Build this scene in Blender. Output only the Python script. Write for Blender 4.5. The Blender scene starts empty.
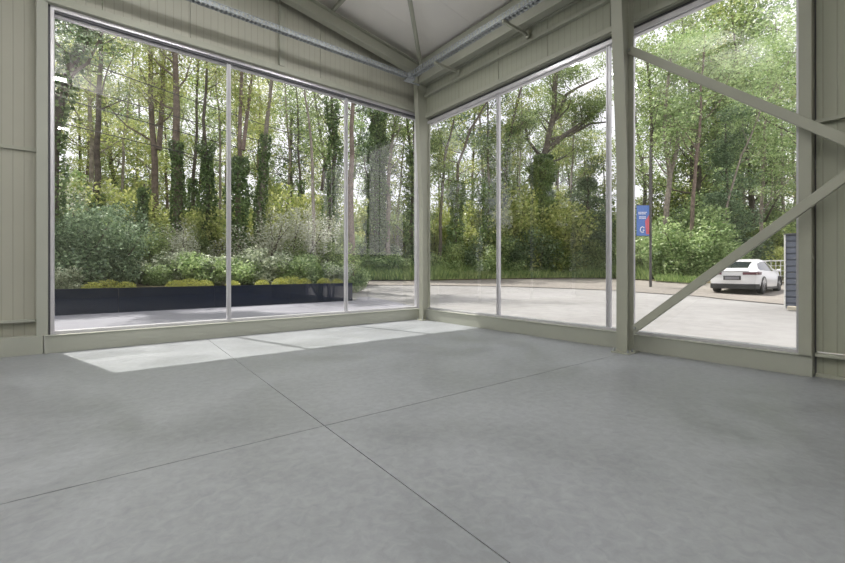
import bpy, math, random
import numpy as np
from mathutils import Vector, Matrix
S = bpy.context.scene
COL = S.collection
PI = math.pi

# ------------------------------------------------------------------ camera frame (used to place distant trees)
F_PX = 412.4; CX = 422.5; HY = 270.5; CH = 1.15
RR = (.7835, -.6214); DD = (.6214, .7835); CAM = (-5.94, -7.40)
def W(px, py, dep):
    l = (px-CX)/F_PX; v = (HY-py)/F_PX
    return Vector((CAM[0]+dep*(l*RR[0]+DD[0]), CAM[1]+dep*(l*RR[1]+DD[1]), CH+dep*v))
def depth_of(x, y): return (x-CAM[0])*DD[0]+(y-CAM[1])*DD[1]
def sstep(a, b, t):
    t = min(1, max(0, (t-a)/(b-a))); return t*t*(3-2*t)
def gh(x, y):                                   # height of the ground outside
    return .45*sstep(16, 28, depth_of(x, y))
def bank(x, y):                                 # height of the wooded bank
    if y > 6.6 and x < 1.7:
        return .60+.5*sstep(7, 22, y)
    return gh(x, y)+.12*sstep(28, 40, depth_of(x, y))
def G(px, py):                                  # photo point on the sloping ground
    d = F_PX*CH/max(1, py-HY)
    for _ in range(60):
        p = W(px, py, d); d = .6*d+.4*(F_PX*(CH-gh(p.x, p.y))/(py-HY))
    p = W(px, py, d); return Vector((p.x, p.y, gh(p.x, p.y)))

# ------------------------------------------------------------------ materials
def new_mat(name):
    m = bpy.data.materials.new(name); m.use_nodes = True
    nt = m.node_tree; nt.nodes.clear()
    out = nt.nodes.new('ShaderNodeOutputMaterial')
    return m, nt, out
def N(nt, t, **kw):
    n = nt.nodes.new(t)
    for k, v in kw.items():
        if k.startswith('i_'):
            n.inputs[k[2:].replace('_', ' ')].default_value = v
        else: setattr(n, k, v)
    return n
def c4(c): return (c[0], c[1], c[2], 1)
def mat(name, col, rough=.5, metal=0, spec=.5, var=.06, scale=4, bump=0, bscale=40, emit=None):
    m, nt, out = new_mat(name)
    b = N(nt, 'ShaderNodeBsdfPrincipled')
    b.inputs['Roughness'].default_value = rough; b.inputs['Metallic'].default_value = metal
    b.inputs['Specular IOR Level'].default_value = spec
    tc = N(nt, 'ShaderNodeTexCoord')
    n = N(nt, 'ShaderNodeTexNoise'); n.inputs['Scale'].default_value = scale; n.inputs['Detail'].default_value = 5
    nt.links.new(tc.outputs['Object'], n.inputs['Vector'])
    mr = N(nt, 'ShaderNodeMapRange'); mr.inputs['From Min'].default_value = .3; mr.inputs['From Max'].default_value = .7
    mr.inputs['To Min'].default_value = 1-var; mr.inputs['To Max'].default_value = 1+var
    nt.links.new(n.outputs['Fac'], mr.inputs['Value'])
    vm = N(nt, 'ShaderNodeVectorMath', operation='SCALE'); vm.inputs[0].default_value = col
    nt.links.new(mr.outputs['Result'], vm.inputs['Scale']); nt.links.new(vm.outputs['Vector'], b.inputs['Base Color'])
    if bump:
        n2 = N(nt, 'ShaderNodeTexNoise'); n2.inputs['Scale'].default_value = bscale; n2.inputs['Detail'].default_value = 6
        nt.links.new(tc.outputs['Object'], n2.inputs['Vector'])
        bp = N(nt, 'ShaderNodeBump'); bp.inputs['Strength'].default_value = bump; bp.inputs['Distance'].default_value = .02
        nt.links.new(n2.outputs['Fac'], bp.inputs['Height']); nt.links.new(bp.outputs['Normal'], b.inputs['Normal'])
    if emit:
        b.inputs['Emission Color'].default_value = c4(emit[0]); b.inputs['Emission Strength'].default_value = emit[1]
    nt.links.new(b.outputs[0], out.inputs[0])
    return m
def rib_mat(name, col, axis, pitch=.055, depth=.0011):
    """painted micro-ribbed steel sheet: narrow vertical grooves every `pitch` metres"""
    m, nt, out = new_mat(name)
    b = N(nt, 'ShaderNodeBsdfPrincipled'); b.inputs['Roughness'].default_value = .55; b.inputs['Specular IOR Level'].default_value = .3
    tc = N(nt, 'ShaderNodeTexCoord'); sp = N(nt, 'ShaderNodeSeparateXYZ')
    nt.links.new(tc.outputs['Object'], sp.inputs[0])
    d = N(nt, 'ShaderNodeMath', operation='DIVIDE'); d.inputs[1].default_value = pitch
    nt.links.new(sp.outputs[axis], d.inputs[0])
    f = N(nt, 'ShaderNodeMath', operation='PINGPONG'); f.inputs[1].default_value = .5
    nt.links.new(d.outputs[0], f.inputs[0])
    mr = N(nt, 'ShaderNodeMapRange'); mr.interpolation_type = 'SMOOTHSTEP'
    mr.inputs['From Min'].default_value = 0; mr.inputs['From Max'].default_value = .10
    nt.links.new(f.outputs[0], mr.inputs['Value'])
    bp = N(nt, 'ShaderNodeBump'); bp.inputs['Strength'].default_value = 1; bp.inputs['Distance'].default_value = depth
    nt.links.new(mr.outputs['Result'], bp.inputs['Height']); nt.links.new(bp.outputs['Normal'], b.inputs['Normal'])
    n = N(nt, 'ShaderNodeTexNoise'); n.inputs['Scale'].default_value = 1.5; n.inputs['Detail'].default_value = 4
    nt.links.new(tc.outputs['Object'], n.inputs['Vector'])
    m2 = N(nt, 'ShaderNodeMapRange'); m2.inputs['To Min'].default_value = .93; m2.inputs['To Max'].default_value = 1.07
    nt.links.new(n.outputs['Fac'], m2.inputs['Value'])
    # grooves coloured darker: the shade inside them is painted in
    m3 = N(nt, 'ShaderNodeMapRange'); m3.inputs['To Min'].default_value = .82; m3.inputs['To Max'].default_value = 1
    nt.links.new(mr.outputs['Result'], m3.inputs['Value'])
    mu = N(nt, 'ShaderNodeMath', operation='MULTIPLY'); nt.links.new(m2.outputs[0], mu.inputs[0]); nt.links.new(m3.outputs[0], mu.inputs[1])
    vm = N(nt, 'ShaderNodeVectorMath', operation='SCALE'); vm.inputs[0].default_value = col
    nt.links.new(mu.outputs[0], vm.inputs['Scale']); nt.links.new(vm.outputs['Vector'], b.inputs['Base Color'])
    nt.links.new(b.outputs[0], out.inputs[0])
    return m
def concrete(name, c1, c2, rough=(.35, .6), scale=.7, fine=9, spec=.5, bump=.06, streak=(1, 1, 1), dark=None):
    m, nt, out = new_mat(name)
    b = N(nt, 'ShaderNodeBsdfPrincipled'); b.inputs['Specular IOR Level'].default_value = spec
    tc = N(nt, 'ShaderNodeTexCoord'); mp = N(nt, 'ShaderNodeMapping'); mp.inputs['Scale'].default_value = streak
    nt.links.new(tc.outputs['Object'], mp.inputs[0])
    n1 = N(nt, 'ShaderNodeTexNoise'); n1.inputs['Scale'].default_value = scale; n1.inputs['Detail'].default_value = 8; n1.inputs['Distortion'].default_value = 1.2
    n2 = N(nt, 'ShaderNodeTexNoise'); n2.inputs['Scale'].default_value = fine; n2.inputs['Detail'].default_value = 9; n2.inputs['Roughness'].default_value = .65; n2.inputs['Distortion'].default_value = .6
    nt.links.new(mp.outputs[0], n1.inputs['Vector']); nt.links.new(mp.outputs[0], n2.inputs['Vector'])
    mx = N(nt, 'ShaderNodeMix', data_type='FLOAT'); mx.inputs['Factor'].default_value = .5
    nt.links.new(n1.outputs['Fac'], mx.inputs[2]); nt.links.new(n2.outputs['Fac'], mx.inputs[3])
    cr = N(nt, 'ShaderNodeValToRGB'); e = cr.color_ramp.elements
    e[0].position = .36; e[0].color = c4(c1); e[1].position = .64; e[1].color = c4(c2)
    nt.links.new(mx.outputs[0], cr.inputs[0]); nt.links.new(cr.outputs[0], b.inputs['Base Color'])
    mr = N(nt, 'ShaderNodeMapRange'); mr.inputs['From Min'].default_value = .3; mr.inputs['From Max'].default_value = .7
    mr.inputs['To Min'].default_value = rough[0]; mr.inputs['To Max'].default_value = rough[1]
    nt.links.new(n1.outputs['Fac'], mr.inputs['Value']); nt.links.new(mr.outputs[0], b.inputs['Roughness'])
    bp = N(nt, 'ShaderNodeBump'); bp.inputs['Strength'].default_value = bump; bp.inputs['Distance'].default_value = .01
    nt.links.new(n2.outputs['Fac'], bp.inputs['Height']); nt.links.new(bp.outputs['Normal'], b.inputs['Normal'])
    nt.links.new(b.outputs[0], out.inputs[0])
    return m
def leaf_mat(name, ca, cb, trans=.45):
    m, nt, out = new_mat(name)
    g = N(nt, 'ShaderNodeNewGeometry')
    cr = N(nt, 'ShaderNodeValToRGB'); e = cr.color_ramp.elements
    e[0].position = .1; e[0].color = c4(ca); e[1].position = .95; e[1].color = c4(cb)
    nt.links.new(g.outputs['Random Per Island'], cr.inputs[0])
    d = N(nt, 'ShaderNodeBsdfDiffuse'); t = N(nt, 'ShaderNodeBsdfTranslucent')
    nt.links.new(cr.outputs[0], d.inputs[0]); nt.links.new(cr.outputs[0], t.inputs[0])
    mx = N(nt, 'ShaderNodeMixShader'); mx.inputs[0].default_value = trans
    nt.links.new(d.outputs[0], mx.inputs[1]); nt.links.new(t.outputs[0], mx.inputs[2])
    gl = N(nt, 'ShaderNodeBsdfGlossy'); gl.inputs['Roughness'].default_value = .45; gl.inputs[0].default_value = (1, 1, 1, 1)
    m2 = N(nt, 'ShaderNodeMixShader'); m2.inputs[0].default_value = .05
    nt.links.new(mx.outputs[0], m2.inputs[1]); nt.links.new(gl.outputs[0], m2.inputs[2])
    nt.links.new(m2.outputs[0], out.inputs[0])
    return m
def glass_mat(name, r0=.10, tint=(.985, .99, .985)):
    m, nt, out = new_mat(name)
    lw = N(nt, 'ShaderNodeLayerWeight'); lw.inputs['Blend'].default_value = .5
    pw = N(nt, 'ShaderNodeMath', operation='POWER'); pw.inputs[1].default_value = 4.5; nt.links.new(lw.outputs['Facing'], pw.inputs[0])
    fr = N(nt, 'ShaderNodeMapRange'); fr.inputs['To Min'].default_value = r0; fr.inputs['To Max'].default_value = .9; nt.links.new(pw.outputs[0], fr.inputs['Value'])
    t = N(nt, 'ShaderNodeBsdfTransparent'); t.inputs[0].default_value = c4(tint)
    g = N(nt, 'ShaderNodeBsdfGlossy'); g.inputs['Roughness'].default_value = 0; g.inputs[0].default_value = (1, 1, 1, 1)
    mx = N(nt, 'ShaderNodeMixShader'); nt.links.new(fr.outputs[0], mx.inputs[0])
    nt.links.new(t.outputs[0], mx.inputs[1]); nt.links.new(g.outputs[0], mx.inputs[2]); nt.links.new(mx.outputs[0], out.inputs[0])
    return m

PAINT = (.385, .39, .325)
M = {}
M['paint'] = mat('painted_steel', PAINT, .5, 0, .35, .04, 2)
M['paint_sill'] = mat('painted_sill_steel', (.40, .41, .355), .5, 0, .35, .03, 2)
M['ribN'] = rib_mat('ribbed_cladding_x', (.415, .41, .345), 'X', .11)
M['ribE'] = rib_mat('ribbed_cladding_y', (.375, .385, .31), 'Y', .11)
M['alu'] = mat('brushed_aluminium', (.62, .61, .64), .35, .35, .5, .04, 8)
M['alu_dark'] = mat('gasket_and_gap_shade', (.10, .10, .11), .6)  # gaskets, and dark strips standing in for shade in gaps
M['galv'] = mat('galvanised_steel', (.36, .385, .40), .6, .35, .4, .3, 30)
M['ceil'] = mat('ceiling_sheet', (.86, .83, .79), .6, 0, .3, .03, .8)
M['floor'] = concrete('polished_concrete', (.236, .247, .260), (.345, .360, .378), (.28, .5), .8, 15, .5, .05)
M['joint'] = mat('joint_filler', (.02, .022, .025), .8)
M['yard'] = concrete('yard_concrete', (.235, .227, .223), (.335, .328, .325), (.7, .9), .12, 2.2, .3, .2)
M['path'] = concrete('path_concrete', (.21, .208, .24), (.30, .298, .33), (.6, .8), .3, 5, .3, .15, (1, 2.5, 1))
M['asphalt'] = concrete('asphalt', (.20, .185, .17), (.33, .30, .27), (.8, .95), .15, 5, .2, .3)
M['soil'] = concrete('woodland_floor', (.10, .085, .05), (.22, .19, .12), (.9, 1), .5, 6, .1, .6)
M['grav'] = concrete('planter_gravel', (.26, .22, .17), (.5, .45, .36), (.9, 1), 3, 30, .1, .6)
M['navy'] = mat('navy_coated_panel', (.006, .011, .028), .3, 0, .2, .1, 3)
M['bark'] = mat('bark_brown', (.12, .10, .085), .9, 0, .2, .4, 6, .8, 14)
M['bark_pale'] = mat('bark_pale', (.27, .235, .20), .9, 0, .2, .35, 6, .8, 14)
M['bark_red'] = mat('bark_reddish', (.20, .155, .13), .9, 0, .2, .35, 6, .8, 14)
M['L_yel'] = leaf_mat('leaf_yellow_green', (.25, .33, .075), (.72, .73, .29))
M['L_mid'] = leaf_mat('leaf_mid_green', (.13, .20, .06), (.50, .60, .25))
M['L_fresh'] = leaf_mat('leaf_fresh_green', (.20, .32, .11), (.60, .72, .36))
M['L_dark'] = leaf_mat('leaf_dark_evergreen', (.06, .10, .05), (.26, .36, .19), .15)
M['L_blue'] = leaf_mat('leaf_blue_green', (.095, .16, .085), (.40, .53, .32), .2)
M['L_ivy'] = leaf_mat('leaf_ivy', (.055, .105, .035), (.25, .36, .13), .2)
M['L_sage'] = leaf_mat('leaf_sage', (.20, .27, .15), (.74, .78, .60), .25)
M['L_pale'] = leaf_mat('leaf_pale_blossom', (0.378, 0.405, 0.243), (0.850, 0.850, 0.783), .3)
M['L_grass'] = leaf_mat('leaf_grass', (.13, .24, .06), (.50, .60, .24), .3)
M['L_sed'] = leaf_mat('leaf_sedum', (.30, .34, .05), (.72, .72, .20), .2)
M['glass'] = glass_mat('window_glass')
M['cable'] = mat('black_cable', (.03, .03, .035), .6)
M['carw'] = mat('white_car_paint', (.80, .80, .82), .18, 0, .6, .01, 2)
M['black'] = mat('black_plastic', (.025, .025, .028), .5)
M['tyre'] = mat('tyre_rubber', (.02, .02, .021), .8)
M['rim'] = mat('alloy_rim', (.42, .42, .44), .3, .7)
M['cglass'] = mat('dark_car_glass', (.02, .025, .03), .06, 0, .8)
M['red'] = mat('tail_lamp_red', (.13, .05, .065), .2)
M['plate'] = mat('number_plate', (.20, .20, .22), .4)
M['slate'] = mat('slate_blue_sheet', (.125, .14, .185), .45, .2, .5, .08, 3)
M['white'] = mat('white_coated_metal', (.75, .75, .74), .5)
M['bblue'] = mat('banner_blue', (.10, .20, .52), .6)
M['bred'] = mat('banner_red', (.62, .12, .16), .6)
M['bwhite'] = mat('banner_white', (.85, .85, .88), .6)
M['fac'] = mat('white_facade', (.84, .84, .86), .6, 0, .3, .02, .5)
M['lampm'] = mat('lamp_diffuser', (.9, .9, .9), .5, emit=((1, .98, .95), 8))
M['lamph'] = mat('lamp_housing', (.6, .6, .6), .5)
M['block'] = mat('pale_concrete_block', (.5, .46, .38), .8, 0, .2, .12, 8, .3)
M['post'] = mat('lamp_post_dark', (.09, .085, .085), .6)
M['tile'] = mat('dark_roof_edge', (.12, .12, .13), .6)

# ------------------------------------------------------------------ mesh helpers
class MB:
    def __init__(s): s.v = []; s.f = []; s.mi = []; s.k = 0
    def add(s, vs, fs, mi=0):
        n = len(s.v); s.v += [tuple(v) for v in vs]; s.f += [tuple(i+n for i in f) for f in fs]; s.mi += [mi]*len(fs)
    def box(s, x0, x1, y0, y1, z0, z1, mi=0):
        x0, x1 = sorted((x0, x1)); y0, y1 = sorted((y0, y1)); z0, z1 = sorted((z0, z1))
        s.add([(x0,y0,z0),(x1,y0,z0),(x1,y1,z0),(x0,y1,z0),(x0,y0,z1),(x1,y0,z1),(x1,y1,z1),(x0,y1,z1)],
              [(0,3,2,1),(4,5,6,7),(0,1,5,4),(1,2,6,5),(2,3,7,6),(3,0,4,7)], mi)
    def prism(s, poly, axis, a, b, mi=0):
        """poly: 2D points in the plane across `axis` ('X': (y,z), 'Y': (x,z), 'Z': (x,y)), extruded from a to b"""
        def p(q, t): return {'X': (t, q[0], q[1]), 'Y': (q[0], t, q[1]), 'Z': (q[0], q[1], t)}[axis]
        n = len(poly); vs = [p(q, a) for q in poly]+[p(q, b) for q in poly]
        fs = [tuple(range(n))[::-1], tuple(range(n, 2*n))]+[(i, (i+1) % n, n+(i+1) % n, n+i) for i in range(n)]
        s.add(vs, fs, mi)
    def bar(s, p, q, w, h, mi=0, up=(0, 0, 1)):
        """square bar from p to q, w across, h along up"""
        p = Vector(p); q = Vector(q); d = (q-p).normalized(); u = Vector(up)
        side = d.cross(u)
        if side.length < 1e-4: side = d.cross(Vector((1, 0, 0)))
        side.normalize(); u = side.cross(d).normalized()
        vs = []
        for c in (p, q):
            for a, b in ((-1,-1),(1,-1),(1,1),(-1,1)): vs.append(c+side*(a*w/2)+u*(b*h/2))
        s.add(vs, [(0,3,2,1),(4,5,6,7),(0,1,5,4),(1,2,6,5),(2,3,7,6),(3,0,4,7)], mi)
    def tube(s, pts, rad, n=8, mi=0, cap=True):
        pts = [Vector(p) for p in pts]; rs = rad if isinstance(rad, (list, tuple)) else [rad]*len(pts)
        rings = []; ref = Vector((.31, .95, .05))
        for i, p in enumerate(pts):
            d = (pts[min(i+1, len(pts)-1)]-pts[max(i-1, 0)]).normalized()
            a = d.cross(ref)
            if a.length < .05: a = d.cross(Vector((0, 0, 1)))
            a.normalize(); b = d.cross(a)
            rings.append([p+(a*math.cos(2*PI*j/n)+b*math.sin(2*PI*j/n))*rs[i] for j in range(n)])
        vs = [v for r in rings for v in r]; fs = []
        for i in range(len(pts)-1):
            for j in range(n):
                k = (j+1) % n; fs.append((i*n+j, i*n+k, (i+1)*n+k, (i+1)*n+j))
        if cap: fs += [tuple(range(n))[::-1], tuple((len(pts)-1)*n+j for j in range(n))]
        s.add(vs, fs, mi)
    def build(s, name, mats, parent=None, smooth=False, bevel=0):
        me = bpy.data.meshes.new(name); me.from_pydata(s.v, [], s.f)
        for m in (mats if isinstance(mats, (list, tuple)) else [mats]): me.materials.append(m)
        me.polygons.foreach_set('material_index', s.mi)
        me.validate(); me.update()
        import bmesh
        b = bmesh.new(); b.from_mesh(me); bmesh.ops.recalc_face_normals(b, faces=b.faces); b.to_mesh(me); b.free()
        if smooth:
            me.polygons.foreach_set('use_smooth', [True]*len(me.polygons))
            try: me.set_sharp_from_angle(angle=math.radians(40))
            except Exception: pass
        o = bpy.data.objects.new(name, me); COL.objects.link(o)
        if parent: o.parent = parent
        if bevel:
            md = o.modifiers.new('bevel', 'BEVEL'); md.width = bevel; md.segments = 2; md.limit_method = 'ANGLE'
        return o
def tag(o, label=None, cat=None, group=None, kind=None):
    if label: o['label'] = label
    if cat: o['category'] = cat
    if group: o['group'] = group
    if kind: o['kind'] = kind
    return o
def empty(name, loc, rz=0):
    o = bpy.data.objects.new(name, None); COL.objects.link(o); o.location = loc; o.rotation_euler = (0, 0, rz)
    o.empty_display_size = .2
    return o
def shift(mb, loc):
    mb.v = [(v[0]-loc[0], v[1]-loc[1], v[2]-loc[2]) for v in mb.v]; return mb
def struct(name, mb, m, label=None, parent=None, **k):
    o = mb.build(name, m, parent, **k)
    if not parent: tag(o, label, name.split('_')[0], kind='structure')
    return o
def leaves_mesh(name, cen, size, m, rng, flat=.5, asp=.6):
    """one rhombus-shaped leaf per centre"""
    n = len(cen); cen = np.asarray(cen, dtype=np.float32)
    nr = rng.normal(size=(n, 3)); nr[:, 2] = np.abs(nr[:, 2])+flat; nr /= np.linalg.norm(nr, axis=1)[:, None]
    a = np.cross(nr, rng.normal(size=(n, 3))); a /= np.linalg.norm(a, axis=1)[:, None]+1e-9
    b = np.cross(nr, a); s = (np.asarray(size)*rng.uniform(.6, 1.3, n))[:, None]
    dr = nr*s*.18
    v = np.empty((n, 4, 3), dtype=np.float32)
    v[:, 0] = cen-a*s*.5-dr; v[:, 1] = cen+b*s*.5*asp; v[:, 2] = cen+a*s*.5-dr; v[:, 3] = cen-b*s*.5*asp
    me = bpy.data.meshes.new(name)
    me.vertices.add(4*n); me.vertices.foreach_set('co', v.reshape(-1))
    me.loops.add(4*n); me.loops.foreach_set('vertex_index', np.arange(4*n, dtype=np.int32))
    me.polygons.add(n); me.polygons.foreach_set('loop_start', np.arange(0, 4*n, 4, dtype=np.int32))
    me.polygons.foreach_set('loop_total', np.full(n, 4, dtype=np.int32))
    me.materials.append(m); me.update(calc_edges=True)
    return me
def link_mesh(name, me, parent=None):
    o = bpy.data.objects.new(name, me); COL.objects.link(o)
    if parent: o.parent = parent
    return o

# ================================================================== THE HALL
XW, YS = -13.4, -13.8            # far ends of the hall behind the camera
def zr(x, base=6.02):            # underside of the roof sheets: rises from the east eave, falls again past the ridge
    return base+.16*(-x if x > -7 else 14+x)
# floor slabs with saw-cut joints at X=-4.6 and Y=-4.53
g = .0035
fx = [lambda y: XW-.3, lambda y: -8.95, lambda y: -4.61+.0293*(y+4.53), lambda y: .36]
fy = [lambda x: YS-.3, lambda x: -8.9, lambda x: -4.555-.0204*(x+4.61), lambda x: .56]
def xing(i, j, ox, oy):
    x, y = -4, -4
    for _ in range(8): x = fx[i](y)+ox; y = fy[j](x)+oy
    return (x, y)
m = MB()
for i in range(3):
    for j in range(3):
        a, b = (g if i else 0), (-g if i < 2 else 0); c, d = (g if j else 0), (-g if j < 2 else 0)
        m.prism([xing(i, j, a, c), xing(i+1, j, b, c), xing(i+1, j+1, b, d), xing(i, j+1, a, d)], 'Z', -.12, 0)
struct('floor', m, M['floor'], 'grey power-floated concrete floor with saw-cut joints')
m = MB(); m.box(XW-.28, .34, YS-.28, .54, -.03, -.008)
struct('trim_1', m, M['joint'], 'dark saw-cut joint lines in the concrete floor')
# ceiling: sandwich panels 1.0 m wide running down the slope
m = MB(); y = .40
while y > YS-.3:
    y1 = max(y-1.0, YS-.3)
    for xa, xb in ((.40, -7), (-7, XW-.3)):
        z0, z1 = zr(xa), zr(xb)
        m.prism([(xa, z0), (xa, z0+.1), (xb, z1+.1), (xb, z1)], 'Y', y1+.0012, y-.0012)
    y = y1
struct('ceiling', m, M['ceil'], 'pale sloping metal roof lining')

# ---- north wall: ribbed panels above the window and left of it
def wall_north():
    m = MB()
    js = [.10, -1.26, -2.41, -3.22, -4.71, -5.86, -6.58]
    for a, b in zip(js[:-1], js[1:]):
        m.prism([(a-.004, 4.97), (b+.004, 4.97), (b+.004, zr(b)+.02), (a-.004, zr(a)+.02)], 'Y', .34, .48)
    a, b = .40, .10
    m.prism([(a, 4.97), (b+.004, 4.97), (b+.004, zr(b)+.02), (a, zr(a)+.02)], 'Y', .34, .48)
    # left bay
    for (a, b) in ((-6.58, -7.7), (-7.7, -8.8), (-8.8, -10), (-10, -11.2), (-11.2, -12.4), (-12.4, XW-.12)):
        m.box(a-.003, b+.003, .46, .60, 2.84, 7.25)
        m.box(a-.003, b+.003, .46, .60, .47, 2.825)
        m.box(a-.003, b+.003, .50, .60, 0, .46)
    return m
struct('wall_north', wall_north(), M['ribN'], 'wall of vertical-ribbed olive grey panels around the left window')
def wall_east():
    m = MB()
    js = [.34, -1.0, -2.1, -3.2, -4.3, -5.4, -6.50]
    for a, b in zip(js[:-1], js[1:]): m.box(.13, .27, a-.004, b+.004, 4.79, 5.92)
    for a, b in ((-6.545, -7.7), (-7.7, -8.8), (-8.8, -10), (-10, -11.2), (-11.2, -12.4), (-12.4, YS-.12)):
        m.box(.20, .34, a-.003, b+.003, .27, 2.74); m.box(.20, .34, a-.003, b+.003, 2.755, 5.92); m.box(.22, .34, a-.003, b+.003, 0, .215)
    return m
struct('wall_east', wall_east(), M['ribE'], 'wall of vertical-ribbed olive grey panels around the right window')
m = MB(); m.box(XW-.3, .34, YS-.14, YS, 0, 6.0); m.prism([(XW-.3, 6.0), (.34, 6.0), (.34, 6.1), (-7, 7.2), (XW-.3, 6.2)], 'Y', YS-.14, YS)
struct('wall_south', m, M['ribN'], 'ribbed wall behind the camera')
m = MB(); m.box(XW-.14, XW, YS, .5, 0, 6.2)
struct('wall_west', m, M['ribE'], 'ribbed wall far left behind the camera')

# ---- trims and sills
m = MB(); m.box(-6.49, .07, .30, .56, 0, .25); m.box(-6.49, .10, .285, .30, .235, .25)
struct('trim_2', m, M['paint_sill'], 'long olive grey steel sill box under the left window', bevel=.004)
m = MB(); m.box(.10, .36, .285, -4.57, 0, .245); m.box(.085, .10, .285, -4.57, .23, .245)
struct('trim_3', m, M['paint_sill'], 'olive grey steel sill box under the two right panes beside the corner', bevel=.004)
m = MB(); m.box(.10, .36, -4.62, -6.53, 0, .235); m.box(.085, .10, -4.73, -6.53, .22, .235)
struct('trim_4', m, M['paint_sill'], 'olive grey steel sill box under the pane with the crossing braces', bevel=.004)
m = MB(); m.box(-6.505, XW, .315, .50, 0, .25); m.box(-6.59, XW, .40, .47, .44, .475)
struct('baseboard_north', m, M['paint_sill'], 'low steel base rail under the left ribbed wall', bevel=.003)
m = MB(); m.box(.12, .22, -6.545, YS, .225, .262); m.box(.17, .22, -6.545, YS, 0, .035)
struct('baseboard_east', m, M['paint'], 'thin steel base rail under the right ribbed wall', bevel=.003)
m = MB(); m.box(-6.48, .13, .30, .36, 4.88, 4.985); m.box(-6.48, .13, .33, .50, 4.875, 4.90)
struct('trim_5', m, M['paint'], 'smooth flashing above the left window', bevel=.003)
m = MB(); m.box(.09, .15, .285, -6.52, 4.715, 4.80); m.box(.12, .30, .285, -6.52, 4.70, 4.715)
struct('trim_6', m, M['paint'], 'smooth flashing above the right window', bevel=.003)
# horizontal girts
m = MB()
m.box(.06, .13, .285, -4.50, 5.19, 5.245)
m.box(.07, .13, .285, -4.50, 5.46, 5.475)
struct('trim_7', m, M['paint'], 'horizontal girt rail high on the wall above the right window')
m = MB(); m.box(.13, .205, -6.545, YS, 2.735, 2.77)
struct('trim_8', m, M['paint'], 'horizontal girt rail across the right ribbed wall')
m = MB(); m.box(-6.585, XW, .43, .47, 2.80, 2.845)
struct('trim_9', m, M['paint'], 'horizontal joint rail across the left ribbed wall')
# window jamb posts
m = MB(); m.box(-6.575, -6.458, .32, .46, .25, 6.98)
struct('trim_10', m, M['paint_sill'], 'olive grey steel post at the left edge of the left window', bevel=.003)
m = MB(); m.box(.06, .26, -6.425, -6.53, .235, 5.9); m.box(.24, .26, -6.53, -6.55, 0, 5.9, 1)
struct('trim_11', m, [M['paint'], M['alu_dark']], 'olive grey steel post at the right edge of the right window', bevel=.003)
# stud on the gable wall above the window
m = MB(); m.box(-3.25, -3.15, .30, .335, 4.99, 6.13); m.box(-3.25, -3.24, .27, .30, 4.99, 6.13)
struct('trim_12', m, M['paint'], 'vertical steel stud on the gable panels above the left window')

# ---- windows (aluminium frames, one glazing unit per bay)
def window_N():
    root = empty('window_1', (-3.2, .42, .25)); tag(root, 'tall three-pane window in the left wall', 'window', kind='structure')
    L = (-3.2, .42, .25); m = MB()
    m.box(-6.435, -6.395, .36, .48, .25, 4.875); m.box(-6.395, .14, .37, .48, .25, .295)
    m.box(-6.395, .14, .36, .40, 4.815, 4.875); m.box(-6.395, .14, .42, .48, 4.75, 4.875)
    m.box(.06, .14, .37, .48, .295, 4.8)
    for x in (-4.10, -1.80):
        m.box(x-.034, x-.010, .39, .45, .29, 4.78); m.box(x+.0, x+.034, .39, .45, .29, 4.78); m.box(x-.010, x, .405, .44, .29, 4.78)
    shift(m, L).build('window_frame', M['alu'], root, bevel=.003)
    g = MB(); g.box(-6.456, -6.437, .37, .47, .25, 4.875); g.box(-6.44, .1, .40, .46, 4.872, 4.885); g.box(-6.40, .1, .375, .42, 4.785, 4.875); shift(g, L).build('window_gasket_and_gap_shade', M['alu_dark'], root)  # gaskets, plus a dark strip for the shaded gap below the flashing
    for a, b in ((-6.395, -4.134), (-4.066, -1.834), (-1.766, .06)):
        p = MB(); p.add([(a, .425, .295), (b, .425, .295), (b, .425, 4.766), (a, .425, 4.766)], [(0, 1, 2, 3)])
        shift(p, L).build('window_pane', M['glass'], root)
window_N()
def window_E():
    L = (.21, -2.2, .24)
    root = empty('window_2', L); tag(root, 'tall glazed window right of the corner column', 'window', kind='structure')
    def fr(ya, yb, z0, muls, name_root, L):
        m = MB()
        m.box(.16, .27, ya, yb, z0, z0+.04); m.box(.15, .19, ya, yb, 4.575, 4.64); m.box(.19, .27, ya, yb, 4.56, 4.64)
        m.box(.16, .27, ya, ya-.035, z0+.04, 4.6); m.box(.16, .27, yb+.035, yb, z0+.04, 4.6)
        for y in muls:
            m.box(.18, .24, y-.032, y-.004, z0+.04, 4.60); m.box(.18, .24, y+.006, y+.032, z0+.04, 4.60); m.box(.195, .23, y-.004, y+.008, z0+.04, 4.62)
        shift(m, L).build('window_frame', M['alu'], name_root, bevel=.003)
        g = MB(); g.box(.20, .25, ya, yb, 4.642, 4.71); shift(g, L).build('window_gasket_and_gap_shade', M['alu_dark'], name_root)  # dark strip paints the shade of the gap between frame and flashing
        ys = [ya-.035]+[q for y in muls for q in (y+.032, y-.032)]+[yb+.035]
        for i in range(0, len(ys), 2):
            p = MB(); p.add([(.215, ys[i], z0+.04), (.215, ys[i+1], z0+.04), (.215, ys[i+1], 4.6), (.215, ys[i], 4.6)], [(0, 1, 2, 3)])
            shift(p, L).build('window_pane', M['glass'], name_root)
    fr(.28, -4.565, .245, (-2.03, -4.23), root, L)
    L2 = (.21, -5.5, .24)
    r2 = empty('window_3', L2); tag(r2, 'tall single-pane window behind the crossing steel braces', 'window', kind='structure')
    fr(-4.563, -6.425, .235, (), r2, L2)
window_E()

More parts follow.
